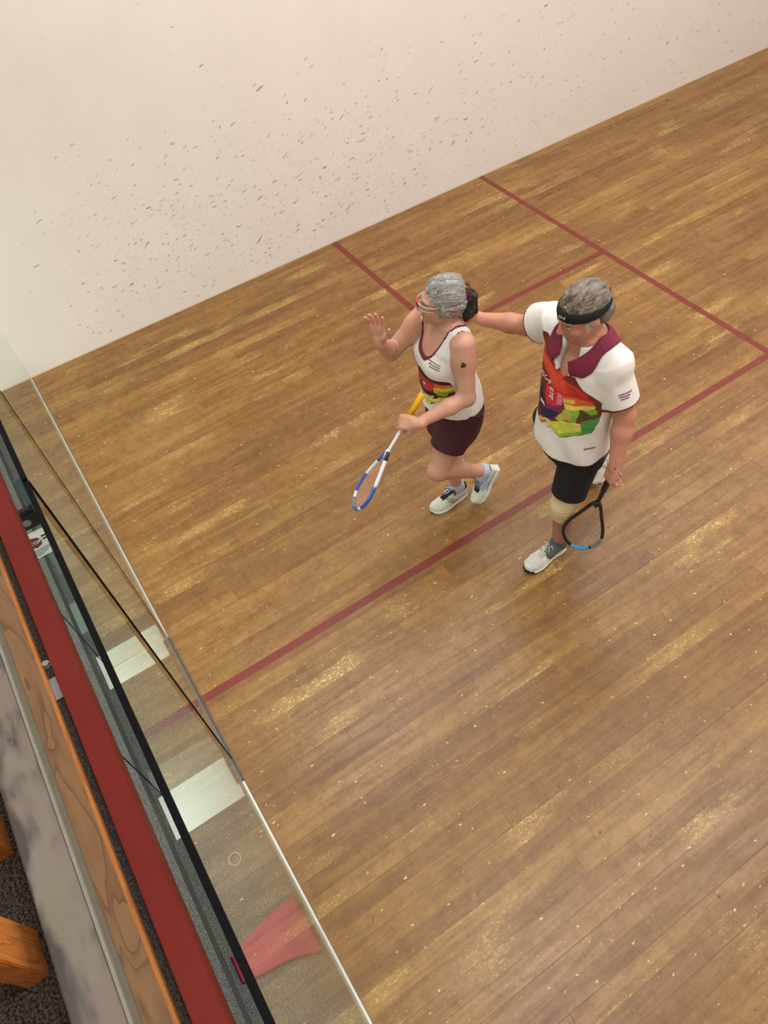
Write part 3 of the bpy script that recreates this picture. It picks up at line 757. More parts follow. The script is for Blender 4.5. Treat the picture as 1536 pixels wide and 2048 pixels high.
def flat_tube(fd, a, b, ra, rb, k=0.015, sq=None):
    """open ended cone with flat ends; sq = (axis, factor) widens it along an axis"""
    a = np.array(a, float); b = np.array(b, float); d = unit(b-a); L = np.linalg.norm(b-a); R = max(ra, rb)*(sq[1] if sq else 1)
    def fn(X, Y, Z):
        dx, dy, dz = X-a[0], Y-a[1], Z-a[2]; t = dx*d[0]+dy*d[1]+dz*d[2]
        px, py, pz = dx-t*d[0], dy-t*d[1], dz-t*d[2]
        if sq:
            s = unit(np.array(sq[0])-np.dot(sq[0], d)*d); q = px*s[0]+py*s[1]+pz*s[2]; g = q*(1/sq[1]-1)
            px, py, pz = px+g*s[0], py+g*s[1], pz+g*s[2]
        return np.maximum(np.sqrt(px*px+py*py+pz*pz)-(ra+(rb-ra)*np.clip(t/L, 0, 1)), np.maximum(-t, t-L))
    fd.apply(np.minimum(a, b)-R, np.maximum(a, b)+R, fn, k)

def in_poly(x, y, pts):
    o = np.zeros(len(x), bool); n = len(pts)
    for i in range(n):
        x1, y1 = pts[i]; x2, y2 = pts[(i+1) % n]
        if y1 == y2: continue
        o ^= ((y1 > y) != (y2 > y)) & (x < (x2-x1)*(y-y1)/(y2-y1)+x1)
    return o
def paint_polys(col, V, c, r, f, polys):
    th = np.arctan2((V[:, 0]-c[0])*r[0]+(V[:, 1]-c[1])*r[1], (V[:, 0]-c[0])*f[0]+(V[:, 1]-c[1])*f[1])
    a = (vnoise(V, 26, 31)-0.5); b = (vnoise(V, 24, 32)-0.5); c3 = vnoise(V*np.array([1, 1, 1.8]), 34, 33)
    for k, (rgb, pts) in enumerate(polys):
        w = 0.0 if k == 0 else 1.0
        m_ = in_poly(th+a*0.16*w, V[:, 2]+b*0.018*w, pts)
        col[m_] = SK(rgb)*(0.80+0.40*c3[m_][:, None])
TANK_POLYS = [
    ((44, 14, 14), [(1.148, 1.166), (0.408, 1.175), (0.267, 1.118), (-0.301, 1.135), (-0.581, 1.118), (-0.991, 1.098), (-1.115, 1.052), (-1.07, 0.991), (-0.752, 0.977), (-0.118, 0.9), (0.262, 0.922), (0.98, 1.034), (1.056, 1.127)]),
    ((170, 48, 26), [(1.108, 1.147), (1.019, 1.096), (-0.038, 1.082), (-0.46, 1.082), (-0.988, 1.086), (-1.049, 1.065), (-0.424, 1.046), (-0.056, 1.04), (1.072, 1.038), (1.023, 1.121)]),
    ((206, 44, 50), [(0.165, 1.03), (-0.288, 1.063), (-0.443, 1.053), (-0.445, 1.021), (-0.24, 1.001), (0.067, 0.995)]),
    ((212, 112, 60), [(-0.442, 1.07), (-0.987, 1.083), (-1.016, 1.066), (-0.496, 1.047)]),
    ((34, 22, 56), [(0.225, 0.978), (-0.24, 1.001), (-0.386, 1.008), (-0.339, 0.987), (-0.061, 0.968)]),
    ((214, 204, 70), [(-0.439, 1.047), (-1.05, 1.068), (-1.098, 1.035), (-0.867, 1.025), (-0.54, 0.998), (-0.381, 1.002)]),
    ((150, 160, 48), [(-0.553, 1.025), (-1.046, 1.051), (-1.094, 1.017), (-0.755, 0.994), (-0.5, 0.988)]),
    ((52, 54, 22), [(-0.867, 1.025), (-1.098, 1.035), (-1.077, 0.995), (-0.84, 0.994)]),
    ((196, 200, 170), [(0.35, 0.966), (0.013, 0.958), (-0.385, 0.984), (-0.286, 0.961), (0.139, 0.925)]),
    ((206, 198, 74), [(0.284, 0.94), (0.05, 0.938), (-0.331, 0.965), (-0.755, 0.991), (-1.035, 0.99), (-0.678, 0.969), (-0.12, 0.897), (0.144, 0.918)]),
    ((226, 216, 120), [(-0.187, 0.95), (-0.608, 0.985), (-0.525, 0.96), (-0.142, 0.913)]),
]
POLO_POLYS = [
    ((120, 24, 16), [(1.229, 1.407), (1.102, 1.432), (0.222, 1.349), (0.135, 1.348), (-0.585, 1.365), (-0.857, 1.322), (-1.106, 1.299), (-1.358, 1.263), (-1.437, 1.184), (-1.356, 1.125), (-1.219, 1.068), (-0.787, 1.05), (-0.429, 1.014), (-0.039, 1.033), (0.502, 0.993), (1.607, 1.021), (1.472, 1.249)]),
    ((186, 44, 26), [(1.247, 1.356), (1.059, 1.373), (0.186, 1.342), (-0.102, 1.334), (-0.701, 1.328), (-1.004, 1.301), (-1.259, 1.256), (-0.827, 1.243), (-0.242, 1.238), (0.017, 1.235), (0.321, 1.295), (1.637, 1.332)]),
    ((206, 66, 32), [(1.627, 1.332), (0.848, 1.363), (0.051, 1.323), (-0.257, 1.327), (-0.42, 1.276), (-0.064, 1.244), (0.453, 1.302)]),
    ((140, 28, 16), [(1.331, 1.309), (0.82, 1.38), (0.291, 1.36), (0.474, 1.351), (0.893, 1.355)]),
    ((26, 10, 12), [(1.535, 1.268), (1.527, 1.244), (0.581, 1.21), (0.307, 1.138), (0.684, 1.057), (1.607, 1.021)]),
    ((204, 38, 50), [(0.437, 1.244), (0.077, 1.276), (-0.229, 1.248), (-0.383, 1.216), (-0.239, 1.165), (0.142, 1.142), (0.366, 1.18)]),
    ((226, 108, 144), [(-0.11, 1.243), (-0.285, 1.253), (-0.389, 1.216), (-0.29, 1.18), (-0.131, 1.191)]),
    ((120, 34, 92), [(0.254, 1.145), (-0.137, 1.185), (-0.353, 1.195), (-0.253, 1.147), (0.035, 1.126), (0.29, 1.121)]),
    ((26, 24, 72), [(0.832, 1.036), (0.236, 1.129), (-0.168, 1.155), (-0.256, 1.144), (-0.008, 1.099), (0.256, 1.073), (0.691, 1.028)]),
    ((206, 96, 40), [(-0.313, 1.256), (-0.748, 1.273), (-1.33, 1.255), (-1.366, 1.226), (-0.427, 1.208)]),
    ((214, 176, 84), [(-0.357, 1.244), (-0.698, 1.258), (-0.702, 1.237), (-0.415, 1.219)]),
    ((226, 204, 84), [(-0.421, 1.213), (-0.889, 1.234), (-1.348, 1.235), (-1.319, 1.213), (-0.902, 1.215), (-0.482, 1.187)]),
    ((128, 170, 54), [(-0.371, 1.176), (-0.848, 1.212), (-1.311, 1.222), (-1.354, 1.182), (-1.094, 1.167), (-0.732, 1.141), (-0.361, 1.126)]),
    ((190, 176, 80), [(-0.258, 1.141), (-0.418, 1.181), (-0.629, 1.197), (-0.641, 1.147), (-0.361, 1.107), (-0.144, 1.105)]),
    ((78, 66, 30), [(-0.848, 1.212), (-0.96, 1.21), (-1.133, 1.186), (-1.387, 1.193), (-1.397, 1.17), (-1.096, 1.164), (-0.836, 1.149), (-0.86, 1.178)]),
    ((84, 60, 30), [(-1.16, 1.256), (-1.363, 1.256), (-1.406, 1.203), (-1.225, 1.215)]),
    ((206, 210, 78), [(0.091, 1.073), (-0.289, 1.106), (-0.798, 1.125), (-1.165, 1.136), (-1.035, 1.094), (-0.723, 1.06), (-0.425, 1.019), (-0.056, 1.034)]),
    ((222, 206, 104), [(-0.361, 1.107), (-0.73, 1.144), (-1.011, 1.132), (-0.967, 1.114), (-0.693, 1.111)]),
    ((66, 142, 66), [(-0.948, 1.145), (-1.361, 1.173), (-1.356, 1.131), (-1.216, 1.071), (-0.892, 1.061), (-0.975, 1.101)]),
    ((126, 170, 50), [(-0.44, 1.034), (-0.769, 1.08), (-1.007, 1.095), (-0.944, 1.064), (-0.443, 1.015)]),
    ((214, 206, 160), [(0.631, 1.011), (0.093, 1.079), (-0.056, 1.034), (0.12, 1.019), (0.502, 0.993)]),
    ((178, 104, 40), [(0.61, 1.006), (0.23, 1.05), (0.156, 1.038), (0.485, 1.003)]),
]

def shirt_noise(V, N, amp=0.004, sc_=14, seed=3):
    w = vnoise(V*np.array([1.0, 1.0, 0.45]), sc_, seed)-0.5
    return V+N*(w*amp*2)[:, None]

SKIN_W = SK((196, 146, 122)); SKIN_M = SK((186, 128, 104))
M['skin'] = attr_mat('skin', 0.5, 0.07, 90, 0.25, 260)
M['cloth'] = attr_mat('printed_cloth', 0.75, 0.04, 60, 0.15, 700)
def hair_material(name, a, b, c, axis):
    k = NT(name, 0.55); o = k.obj(); X, Y, Z = k.sep(o)
    s = axis
    v = k.comb(k.math('MULTIPLY', X, s[0]), k.math('MULTIPLY', Y, s[1]), k.math('MULTIPLY', Z, s[2]))
    f = k.noise(v, 1.0, 4, 0.6, dist=0.8); col = k.mix(k.ss(f, 0.36, 0.52), srgb(*a), srgb(*b)); col = k.mix(k.ss(f, 0.56, 0.68), col, srgb(*c))
    k.col(col); k.bump(f, 0.9, 0.006); return k.m

# ================================================================ the woman
W = dict(neck=(2.95, 1.825, 1.375), shL=(3.072, 1.815, 1.312), shR=(2.80, 1.795, 1.32), elL=(3.145, 1.782, 1.05), wrL=(3.02, 1.615, .945),
         elR=(2.735, 1.625, 1.150), wrR=(2.836, 1.515, 1.335), hipL=(3.005, 1.86, .84), hipR=(2.84, 1.86, .84),
         knL=(3.02, 1.675, .485), anL=(3.038, 1.968, .285), knR=(2.90, 1.80, .47), anR=(2.905, 1.875, .09))
W = {k: np.array(v) for k, v in W.items()}
rbW = np.array((3.0, 1.625, 1.065)); rtW = np.array((3.035, 1.139, .584)); axW = unit(rtW-rbW); gpW = rbW+axW*0.165
hdW = unit((-0.80, -0.55, -0.16)); pnW = unit(np.cross(axW, hdW)); pnW = pnW if pnW[2] < 0 else -pnW
W['wrL'] = gpW-hdW*0.078-pnW*0.026
woman = thing('person', 'person in white tank top and maroon shorts, raising one open hand, dark ponytail', 'person', (2.91, 1.80, 0))
fW = unit((-0.22, -0.97, 0)); rW = np.array([fW[1], -fW[0], 0.0])      # person's right
def wring(z, y, w, f, b, x=2.95):
    k = np.interp(z, [0.7, 1.1, 1.3], [1, 1, 0.25]); return ((x-0.030*k, y-0.026*k, z), w+0.004*k, f+0.016*k, b)
W_R = [wring(.72, 1.895, .145, .10, .12), wring(.82, 1.895, .150, .11, .122), wring(.92, 1.885, .144, .118, .108), wring(1.02, 1.87, .142, .125, .105),
       wring(1.12, 1.855, .146, .122, .105), wring(1.20, 1.845, .148, .122, .105), wring(1.27, 1.835, .150, .106, .098), wring(1.325, 1.83, .118, .076, .075), wring(1.36, 1.83, .075, .045, .06)]
hW = (2.948, 1.798, 1.492); fh = unit((math.cos(math.radians(-118)), math.sin(math.radians(-118)), 0.02)); uh = (0, 0, 1)
fd = Field((2.55, 1.35, 0.0), (3.32, 2.15, 1.66), 0.004)
fd.spine(W_R, rW, fW, 0.02)
for q in (-1, 1): fd.ell(np.array((2.93, 1.835, 1.165))+rW*0.070*q+fW*0.094, np.stack([rW, fW, (0, 0, 1)]), (.062, .055, .062), 0.035)
fd.cap((2.95, 1.835, 1.33), (2.945, 1.81, 1.43), 0.056, 0.050, 0.035)
for s in 'LR':
    sh, el, wr = W['sh'+s], W['el'+s], W['wr'+s]
    fd.cap((2.95, 1.835, 1.345), sh, 0.045, 0.048, 0.04)
    fd.cap(sh, el, 0.055, 0.041, 0.035); fd.ell(sh+(el-sh)*0.3, np.eye(3), (.05, .052, .07), 0.03)
    fd.cap(el, el+(wr-el)*0.35, 0.040, 0.040, 0.02); fd.cap(el+(wr-el)*0.35, wr, 0.040, 0.026, 0.02)
    hp, kn, an = W['hip'+s], W['kn'+s], W['an'+s]
    fd.cap(hp, kn, 0.086, 0.060, 0.03); fd.cap(kn, an, 0.056, 0.036, 0.025)
    back = np.array((0, 0.022, 0.0)) if s == 'R' else np.array((0, 0.01, 0.02))
    fd.cap(kn+(an-kn)*0.18+back, kn+(an-kn)*0.5+back*0.6, 0.048, 0.038, 0.03); fd.ell(kn+np.array((0, -0.012, 0)), np.eye(3), (.05, .05, .055), 0.02)
fd.cap(W['anR'], (2.907, 1.76, 0.04), 0.032, 0.018, 0.01); fd.cap(W['anL'], (3.052, 1.93, 0.13), 0.032, 0.018, 0.01)
RhW = add_head(fd, hW, fh, uh, 0.93)
add_hand(fd, W['wrR'], (-0.05, -0.02, 1.0), (0.45, -0.88, 0), (1, 0.4, 0.0), (0.10, 0.12, 0.16, 0.2), 0.24, 0.10, 1.0)
add_hand(fd, W['wrL'], hdW, pnW, axW, (0.75, 0.95, 1.05, 1.05), 0.05, 0.55, 0.98)
V, F = fd.mesh(); V = smooth_relax(V, F, 1)
col = np.ones((len(V), 3))*SKIN_W*(0.93+0.14*vnoise(V, 16)[:, None])
face_paint(V, col, hW, RhW, 0.93, (150, 132, 120), (172, 100, 92), face_tone=SK((206, 132, 112)))
hnd = (np.linalg.norm(V-W['wrL'], axis=1) < 0.2) & (V[:, 1] < 1.64) & (V[:, 2] < 1.0); hn2 = (V[:, 2] > 1.27) & (V[:, 1] < 1.60) & (V[:, 0] < 2.95)
col[hnd | hn2] *= np.array((1.0, .90, .88))
tat = np.array((3.131, 1.774, 1.248)); d = V-tat
wob = 0.009*(vnoise(V, 90, 5)-0.5); ring = np.linalg.norm(d*np.array([1, 1.0, 0.8]), axis=1)
col[(ring+wob*1.6 < 0.013)] = SK((52, 38, 36))
body = link('body', V, F, M['skin'], woman, True, col)

# tank top
fd = Field((2.70, 1.58, 0.78), (3.20, 2.08, 1.42), 0.0032)
g = 0.014
R2 = [(c, w+(g if c[2] < 1.1 else 0.008), f+(g if c[2] < 1.1 else 0.007), b+(g if c[2] < 1.1 else 0.008)) for c, w, f, b in W_R if c[2] > 0.95]; R2 = [0, ((2.92, 1.859, .92), .178, .158, .140)]+R2; R2[0] = ((2.92, 1.858, .835), .190, .168, .156)
fd.spine(R2, rW, fW, 0.0)
for q in (-1, 1): fd.ell(np.array((2.93, 1.835, 1.165))+rW*0.070*q+fW*0.096, np.stack([rW, fW, (0, 0, 1)]), (.069, .060, .068), 0.04)
fd.cap((2.95, 1.835, 1.345), W['shL'], 0.056, 0.056, 0.04); fd.cap((2.95, 1.835, 1.345), W['shR'], 0.056, 0.056, 0.04)
nk = Field(fd.lo, fd.lo+(fd.n-1)*fd.h, fd.h); nk.n = fd.n.copy(); nk.f = np.full(fd.n, 0.3, np.float32)
ncen = np.array((2.95, 1.83, 1.39))
_, GX, GY, GZ = fd.region(fd.lo, fd.lo+fd.n*fd.h)
GX, GY, GZ = [g_[:fd.n[0], :fd.n[1], :fd.n[2]] for g_ in (GX, GY, GZ)]
la = (GX-2.95)*rW[0]+(GY-1.83)*rW[1]; fo = (GX-2.95)*fW[0]+(GY-1.83)*fW[1]
nfr = ((np.abs(la/0.080)**2.6+np.abs((GZ-1.385)/0.165)**2.6)**(1/2.6)-1)*0.080; nbk = (np.sqrt((la/0.082)**2+((GZ-1.42)/0.11)**2)-1)*0.08
nk.f = np.where(fo > 0, nfr, nbk).astype(np.float32)
for s, q in (('L', -1), ('R', 1)):
    sh = W['sh'+s]; o = sh+rW*0.060*q
    nk.cap(o+np.array((0, 0, .09))+rW*0.01*q, o+np.array((0, 0, -.06))+rW*0.010*q, 0.074, 0.070, 0.0)
    nk.cap(o+np.array((0, 0, -.02))+rW*0.03*q+fW*0.05, o+np.array((0, 0, -.07))+rW*0.03*q, 0.062, 0.062, 0.02)
fd.f = np.maximum(fd.f, -nk.f)
sl, X, Y, Z = fd.region(fd.lo, fd.lo+fd.n*fd.h)
fd.f = np.maximum(fd.f, (0.855+0.010*np.sin(9*X+4*Y))-Z[:fd.n[0], :fd.n[1], :fd.n[2]]).astype(np.float32)
def samp(fd_, V):
    i = np.clip(np.round((V-fd_.lo)/fd_.h).astype(int), 0, fd_.n-1); return fd_.f[i[:, 0], i[:, 1], i[:, 2]]
V, F = fd.mesh(); V = smooth_relax(V, F, 2); N = nrm(V, F); cutd = samp(nk, V)
V2 = shirt_noise(V, N, 0.005, 11, 4)
WHITE = SK((226, 222, 218)); MAROON = SK((96, 18, 44))
def samp2(fd_, V, e): return samp(fd_, V+e)-samp(fd_, V-e)
def tank_paint(V, N, cutd):
    col = np.ones((len(V), 3))*WHITE
    lat = (V-np.array((2.95, 1.86, 0)))@rW; z = V[:, 2]; fr = (V-np.array((2.95, 1.86, 0)))@fW
    paint_polys(col, V, (2.95, 1.86), rW, fW, TANK_POLYS)
    gr = np.stack([samp2(nk, V, np.eye(3)[i]*nk.h) for i in range(3)], 1); gr /= np.maximum(np.linalg.norm(gr, axis=1), 1e-6)[:, None]
    tg_ = np.linalg.norm(gr-N*(gr*N).sum(1)[:, None], axis=1)
    col[(cutd < 0.0095*np.clip(tg_, 0.25, 1))] = MAROON
    return col
tank = link('tank_top', V2, F, M['cloth'], woman, True, tank_paint(V, N, cutd))

# shorts
fd = Field((2.70, 1.60, 0.58), (3.22, 2.10, 0.96), 0.0035)
g = 0.016
fd.spine([((2.92, 1.866, z), w+g, f+g, b+g) for z, w, f, b in ((.60, .135, .12, .10), (.66, .148, .122, .12), (.72, .160, .118, .13), (.80, .165, .118, .132), (.86, .150, .105, .112), (.90, .130, .09, .095))], rW, fW, 0.0)
for s in 'LR':
    hp, kn = W['hip'+s], W['kn'+s]; flat_tube(fd, hp, hp+(kn-hp)*0.62, 0.106, 0.096, 0.03)
sl, X, Y, Z = fd.region(fd.lo, fd.lo+fd.n*fd.h)
fd.f = np.maximum(fd.f, 0.622+0.25*(Y-1.9)-Z)
V, F = fd.mesh(); V = smooth_relax(V, F, 2); V = shirt_noise(V, nrm(V, F), 0.004, 12, 9)
link('shorts', V, F, plain('maroon_cloth', (58, 10, 22), 0.75, 0.12, 40), woman, True)

# hair
M['hair_w'] = hair_material('grey_hair', (92, 96, 98), (150, 148, 142), (212, 206, 196), (120, 30, 60))
M['hair_dark'] = hair_material('dark_hair', (12, 13, 12), (30, 30, 28), (70, 66, 60), (120, 120, 25))
r_, f_, u_ = RhW; S = 0.93; P = lambda a, b, e: np.array(hW)+(r_*a+f_*b+u_*e)*S
fd = Field(np.array(hW)-0.17, np.array(hW)+0.17, 0.003)
fd.ell(P(0, -0.018, 0.028), RhW, (0.084*S, 0.105*S, 0.098*S), 0.0)
fd.ell(P(0, -0.045, -0.015), RhW, (0.076*S, 0.072*S, 0.080*S), 0.03)
for q in (-1, 1): fd.cap(P(0.070*q, 0.010, 0.01), P(0.074*q, 0.008, -0.045), 0.016, 0.009, 0.02)
fd.ell(P(0, 0.142, -0.035), RhW, (0.142*S, 0.122*S, 0.108*S), 0.008, 'cut')
fd.ell(P(0, 0.02, -0.125), RhW, (0.10*S, 0.10*S, 0.065*S), 0.01, 'cut')
V, F = fd.mesh(); V = smooth_relax(V, F, 2); N = nrm(V, F)
q = (V-np.array(hW))@RhW.T; V = V+N*(0.006*(vnoise(q*np.array([3.2, 0.7, 1.6]), 38, 2)-0.5))[:, None]
hair = link('hair', V, F, M['hair_w'], woman, True)
st = []
for i in range(170):                                        # loose strands combed to the back
    a = rng.uniform(-1.45, 1.45); e0 = rng.uniform(-0.1, 0.8)
    pts = []
    L0 = rng.uniform(0.0, 0.35); jit = rng.normal(0, 0.003, 3)
    for t in np.linspace(L0, min(1, L0+rng.uniform(0.3, 0.7)), 6):
        th = 0.95-t*2.4                                        # front to back over the skull
        pts.append(P(0, -0.016, 0.026)+(r_*math.sin(a)*0.088*math.cos(th*0.55)+f_*0.108*math.sin(th)*math.cos(a*0.35)+u_*(0.097*math.cos(a)*math.cos(th*0.9)-0.0))*S*1.015+jit*(1+t))
    st.append(tube_vf(pts, 0.0009, 3))
V, F = join(st); link('hair_strands', V, F, plain('pale_grey_strand', (190, 188, 182), 0.5, 0.25, 80), hair, True)
fd = Field(np.array(hW)-0.22, np.array(hW)+0.2, 0.003)
fd.cap(P(0, -0.118, 0.035), P(0, -0.135, 0.0), 0.024, 0.028, 0.01); fd.cap(P(0, -0.14, -0.01), P(0.0, -0.135, -0.075), 0.031, 0.033, 0.02); fd.cap(P(0, -0.135, -0.075), P(-0.005, -0.12, -0.125), 0.032, 0.014, 0.02)
V, F = fd.mesh(); N = nrm(V, F); V = V+N*(0.012*(vnoise(V*np.array([2, 2, .6]), 45, 2)-0.5))[:, None]
tg = link('ponytail', V, F, M['hair_dark'], woman, True); tg['label'] = 'dark curly ponytail'
pts = [P(0.034*math.cos(a), -0.118-0.010*math.sin(a)*0.5, 0.036+0.034*math.sin(a)) for a in np.linspace(0, 2*math.pi, 28, endpoint=False)]
V, F = tube_vf(pts, 0.0115, 8, True); link('hair_tie', V, F, plain('burgundy_cloth', (84, 20, 26), 0.85, 0.2, 90), woman, True)

# goggles
M['clear'] = glass_material('clear_lens', (0.93, 0.95, 0.95), False)
M['frost'] = plain('clear_frame', (186, 180, 172), 0.25, 0.05); M['redplast'] = plain('red_plastic', (206, 52, 52), 0.4)
gg = link('goggles', *join([tube_vf([P(math.sin(a)*0.080, 0.022+math.cos(a)*0.100, 0.016-0.004*abs(math.sin(a))) for a in np.linspace(-1.5, 1.5, 25)], 0.0024, 6), tube_vf([P(math.sin(a)*0.077, 0.024+math.cos(a)*0.094, -0.022+0.012*abs(math.sin(a))**2) for a in np.linspace(-1.3, 1.3, 25)], 0.0024, 6)] +
    [tube_vf([P(q*0.080, 0.030, 0.012), P(q*0.088, -0.02, 0.006), P(q*0.084, -0.055, -0.006)], 0.0024, 6) for q in (-1, 1)]), M['frost'], woman, True)
n = 24; Vl = []; Fl = []
for i in range(n+1):
    a = -1.4+2.8*i/n
    Vl.append(P(math.sin(a)*0.080, 0.022+math.cos(a)*0.100, 0.016)); Vl.append(P(math.sin(a)*0.077, 0.024+math.cos(a)*0.094, -0.020))
for i in range(n): Fl.append([2*i, 2*i+1, 2*i+3, 2*i+2])
ln_ = link('lens', Vl, Fl, M['clear'], gg, True); md = ln_.modifiers.new('t', 'SOLIDIFY'); md.thickness = 0.0012
V, F = join([tube_vf([P(0.016*q, 0.118, 0.018), P(0.004*q, 0.124, 0.008), P(0.011*q, 0.121, -0.016)], 0.0042, 6) for q in (-1, 1)]+[tube_vf([P(-0.018, 0.119, 0.018), P(0, 0.125, 0.016), P(0.018, 0.119, 0.018)], 0.005, 6)])
link('nose_bridge', V, F, M['redplast'], gg, True)

for q in (-1, 1): link('temple_tip', *tube_vf([P(q*0.085, -0.045, -0.004), P(q*0.083, -0.062, -0.010)], 0.0075, 6), M['redplast'], gg, True)

# shoes and socks
shoe(woman, (2.911, 1.94, 0.0), (2.903, 1.668, 0.0), (0, 0, 1), 0.272, 1, 'w')
hl, tl = np.array((3.040, 2.075, .262)), np.array((3.062, 1.912, .045)); up = np.array((0.0, -0.80, 0.60))
shoe(woman, hl, tl, up, 0.268, -1, 'w')
sock(woman, W['anR'], W['knR'], (2.907, 1.76, 0.04), 0.0415, M['sock'], 0.045)
sock(woman, W['anL'], W['knL'], (3.052, 1.93, 0.13), 0.0415, M['sock'], 0.024)

# racket of the woman
M['yellow'] = plain('yellow_grip', (232, 176, 20), 0.7, 0.12, 120, bump=0.3); M['rwhite'] = plain('racket_white', (214, 218, 222), 0.35, 0.04)
M['rblue'] = plain('racket_blue', (44, 86, 170), 0.3); M['rdark'] = plain('racket_black', (22, 24, 26), 0.35); M['string_w'] = plain('string_pink', (206, 158, 140), 0.5)
M['rsteel'] = plain('bumper_grey', (98, 112, 118), 0.4)
cv_ = unit((0.62, -0.42, 0.66))
sw_ = unit(np.cross(axW, cv_)); NRW = cv_*math.cos(math.radians(62))+sw_*math.sin(math.radians(62))
racket('squash_racket', 'squash racket with yellow grip and blue and white frame, held by person in tank top', rbW, rtW, NRW,
       dict(head=0.345, width=0.188, grip=M['yellow'], collar=M['rdark'], shaft=M['rwhite'], frame=M['rwhite'], string=M['string_w'],
            bands=[('blue_band', .26, .40, M['rblue']), ('white_band', .12, .25, M['rwhite']), ('black_band', .02, .12, M['rdark']), ('bumper', .42, .50, M['rblue']), ('bumper', .51, .60, M['rsteel']), ('blue_band', .64, .76, M['rblue']), ('blue_band', .86, .97, M['rblue'])]), 0.135)

# ================================================================ the man
Q = dict(neck=(3.545, 2.12, 1.50), shL=(3.678, 2.145, 1.42), shR=(3.335, 2.135, 1.440), elR=(3.12, 2.15, 1.275), wrR=(2.935, 2.03, 1.265), elL=(3.755, 2.185, 1.155), wrL=(3.815, 2.115, .935),
         hipL=(3.625, 2.13, .90), hipR=(3.435, 2.13, .90), knL=(3.625, 2.03, .515), anL=(3.585, 2.075, .10), knR=(3.43, 2.27, .50), anR=(3.305, 2.632, .268))
Q = {k: np.array(v) for k, v in Q.items()}
man = thing('person', 'person in black headband, polo shirt with maroon collar, black shorts and beige knee brace', 'person', (3.55, 2.1, 0))
fM = unit((-0.10, -0.995, 0)); rM = np.array([fM[1], -fM[0], 0.0])
def mring(z, x, y, w, f, b): return ((x-0.035, y, z), w, f, b)
M_R = [mring(.80, 3.565, 2.14, .140, .11, .12), mring(.92, 3.565, 2.135, .150, .12, .12), mring(1.05, 3.56, 2.13, .165, .135, .115), mring(1.18, 3.555, 2.13, .168, .132, .115),
       mring(1.30, 3.55, 2.13, .178, .125, .118), mring(1.38, 3.545, 2.13, .182, .105, .110), mring(1.445, 3.54, 2.135, .150, .070, .085), mring(1.49, 3.54, 2.135, .085, .055, .06)]
hM = (3.532, 2.078, 1.632); az = math.radians(-102); fh2 = unit((math.cos(az), math.sin(az), -0.36))
fd = Field((2.72, 1.76, 0.0), (3.97, 2.74, 1.82), 0.0042)
fd.spine(M_R, rM, fM, 0.02)
fd.cap((3.54, 2.135, 1.47), (3.53, 2.095, 1.58), 0.066, 0.062, 0.04)
for s in 'LR':
    sh, el, wr = Q['sh'+s], Q['el'+s], Q['wr'+s]
    fd.cap((3.54, 2.135, 1.465), sh, 0.055, 0.055, 0.05)
    fd.cap(sh, el, 0.054, 0.046, 0.035); fd.cap(el, el+(wr-el)*0.35, 0.045, 0.046, 0.02); fd.cap(el+(wr-el)*0.35, wr, 0.046, 0.030, 0.02)
    hp, kn, an = Q['hip'+s], Q['kn'+s], Q['an'+s]
    fd.cap(hp, kn, 0.082, 0.062, 0.03); fd.cap(kn, an, 0.058, 0.037, 0.025)
    back = np.array((0, 0.03, 0.0)) if s == 'L' else np.array((0, 0.0, 0.03))
    fd.cap(kn+(an-kn)*0.18+back, kn+(an-kn)*0.5+back*0.6, 0.048, 0.042, 0.03); fd.ell(kn+np.array((0, -0.012, 0)), np.eye(3), (.052, .052, .058), 0.02)
fd.cap(Q['anL'], (3.59, 1.95, 0.04), 0.034, 0.018, 0.01); fd.cap(Q['anR'], (3.328, 2.58, 0.11), 0.034, 0.024, 0.02)
SM = 1.02; RhM = add_head(fd, hM, fh2, (0, 0, 1), SM, True)
add_hand(fd, Q['wrR'], unit((-0.95, -0.25, 0.05)), (0.15, -0.95, -0.25), (0, 0.1, 1), (0.22, 0.2, 0.2, 0.2), 0.08, 0.1, 1.0)
rbM = np.array((3.828, 2.105, .945)); rtM = np.array((3.742, 2.032, .27)); axM = unit(rtM-rbM); gpM = rbM+axM*0.06
add_hand(fd, Q['wrL'], unit((0.05, -0.28, -0.95)), unit((0.55, -0.55, 0.45))*-1+np.array((0.9, 0.2, 0)), unit((-0.4, -0.5, -0.6)), (0.95, 1.0, 1.0, 1.0), 0.05, 0.8, 1.02)
V, F = fd.mesh(); V = smooth_relax(V, F, 1)
col = np.ones((len(V), 3))*SKIN_M*(0.92+0.16*vnoise(V, 16)[:, None])
X, Y, Z, inf_ = face_paint(V, col, hM, RhM, SM, (128, 110, 92), (150, 92, 80), True, SK((192, 112, 92)))
ms = inf_ & (((np.abs(X)-0.014)/0.024)**2+((Z+0.052+0.25*np.abs(X))/0.0085)**2 < 1) & (Y > 0.07); col[ms] = SK((170, 152, 130))
stb = inf_ & (Z < -0.07) & (Z > -0.13); col[stb] = col[stb]*0.8+SK((140, 124, 110))*0.2
sb = (np.abs(X) > 0.055) & (Y > 0.005) & (Y < 0.032) & (Z > -0.055) & (Z < 0.01); col[sb] = SK((186, 170, 152))
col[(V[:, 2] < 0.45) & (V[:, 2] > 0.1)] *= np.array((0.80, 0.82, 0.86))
link('body', V, F, M['skin'], man, True, col)

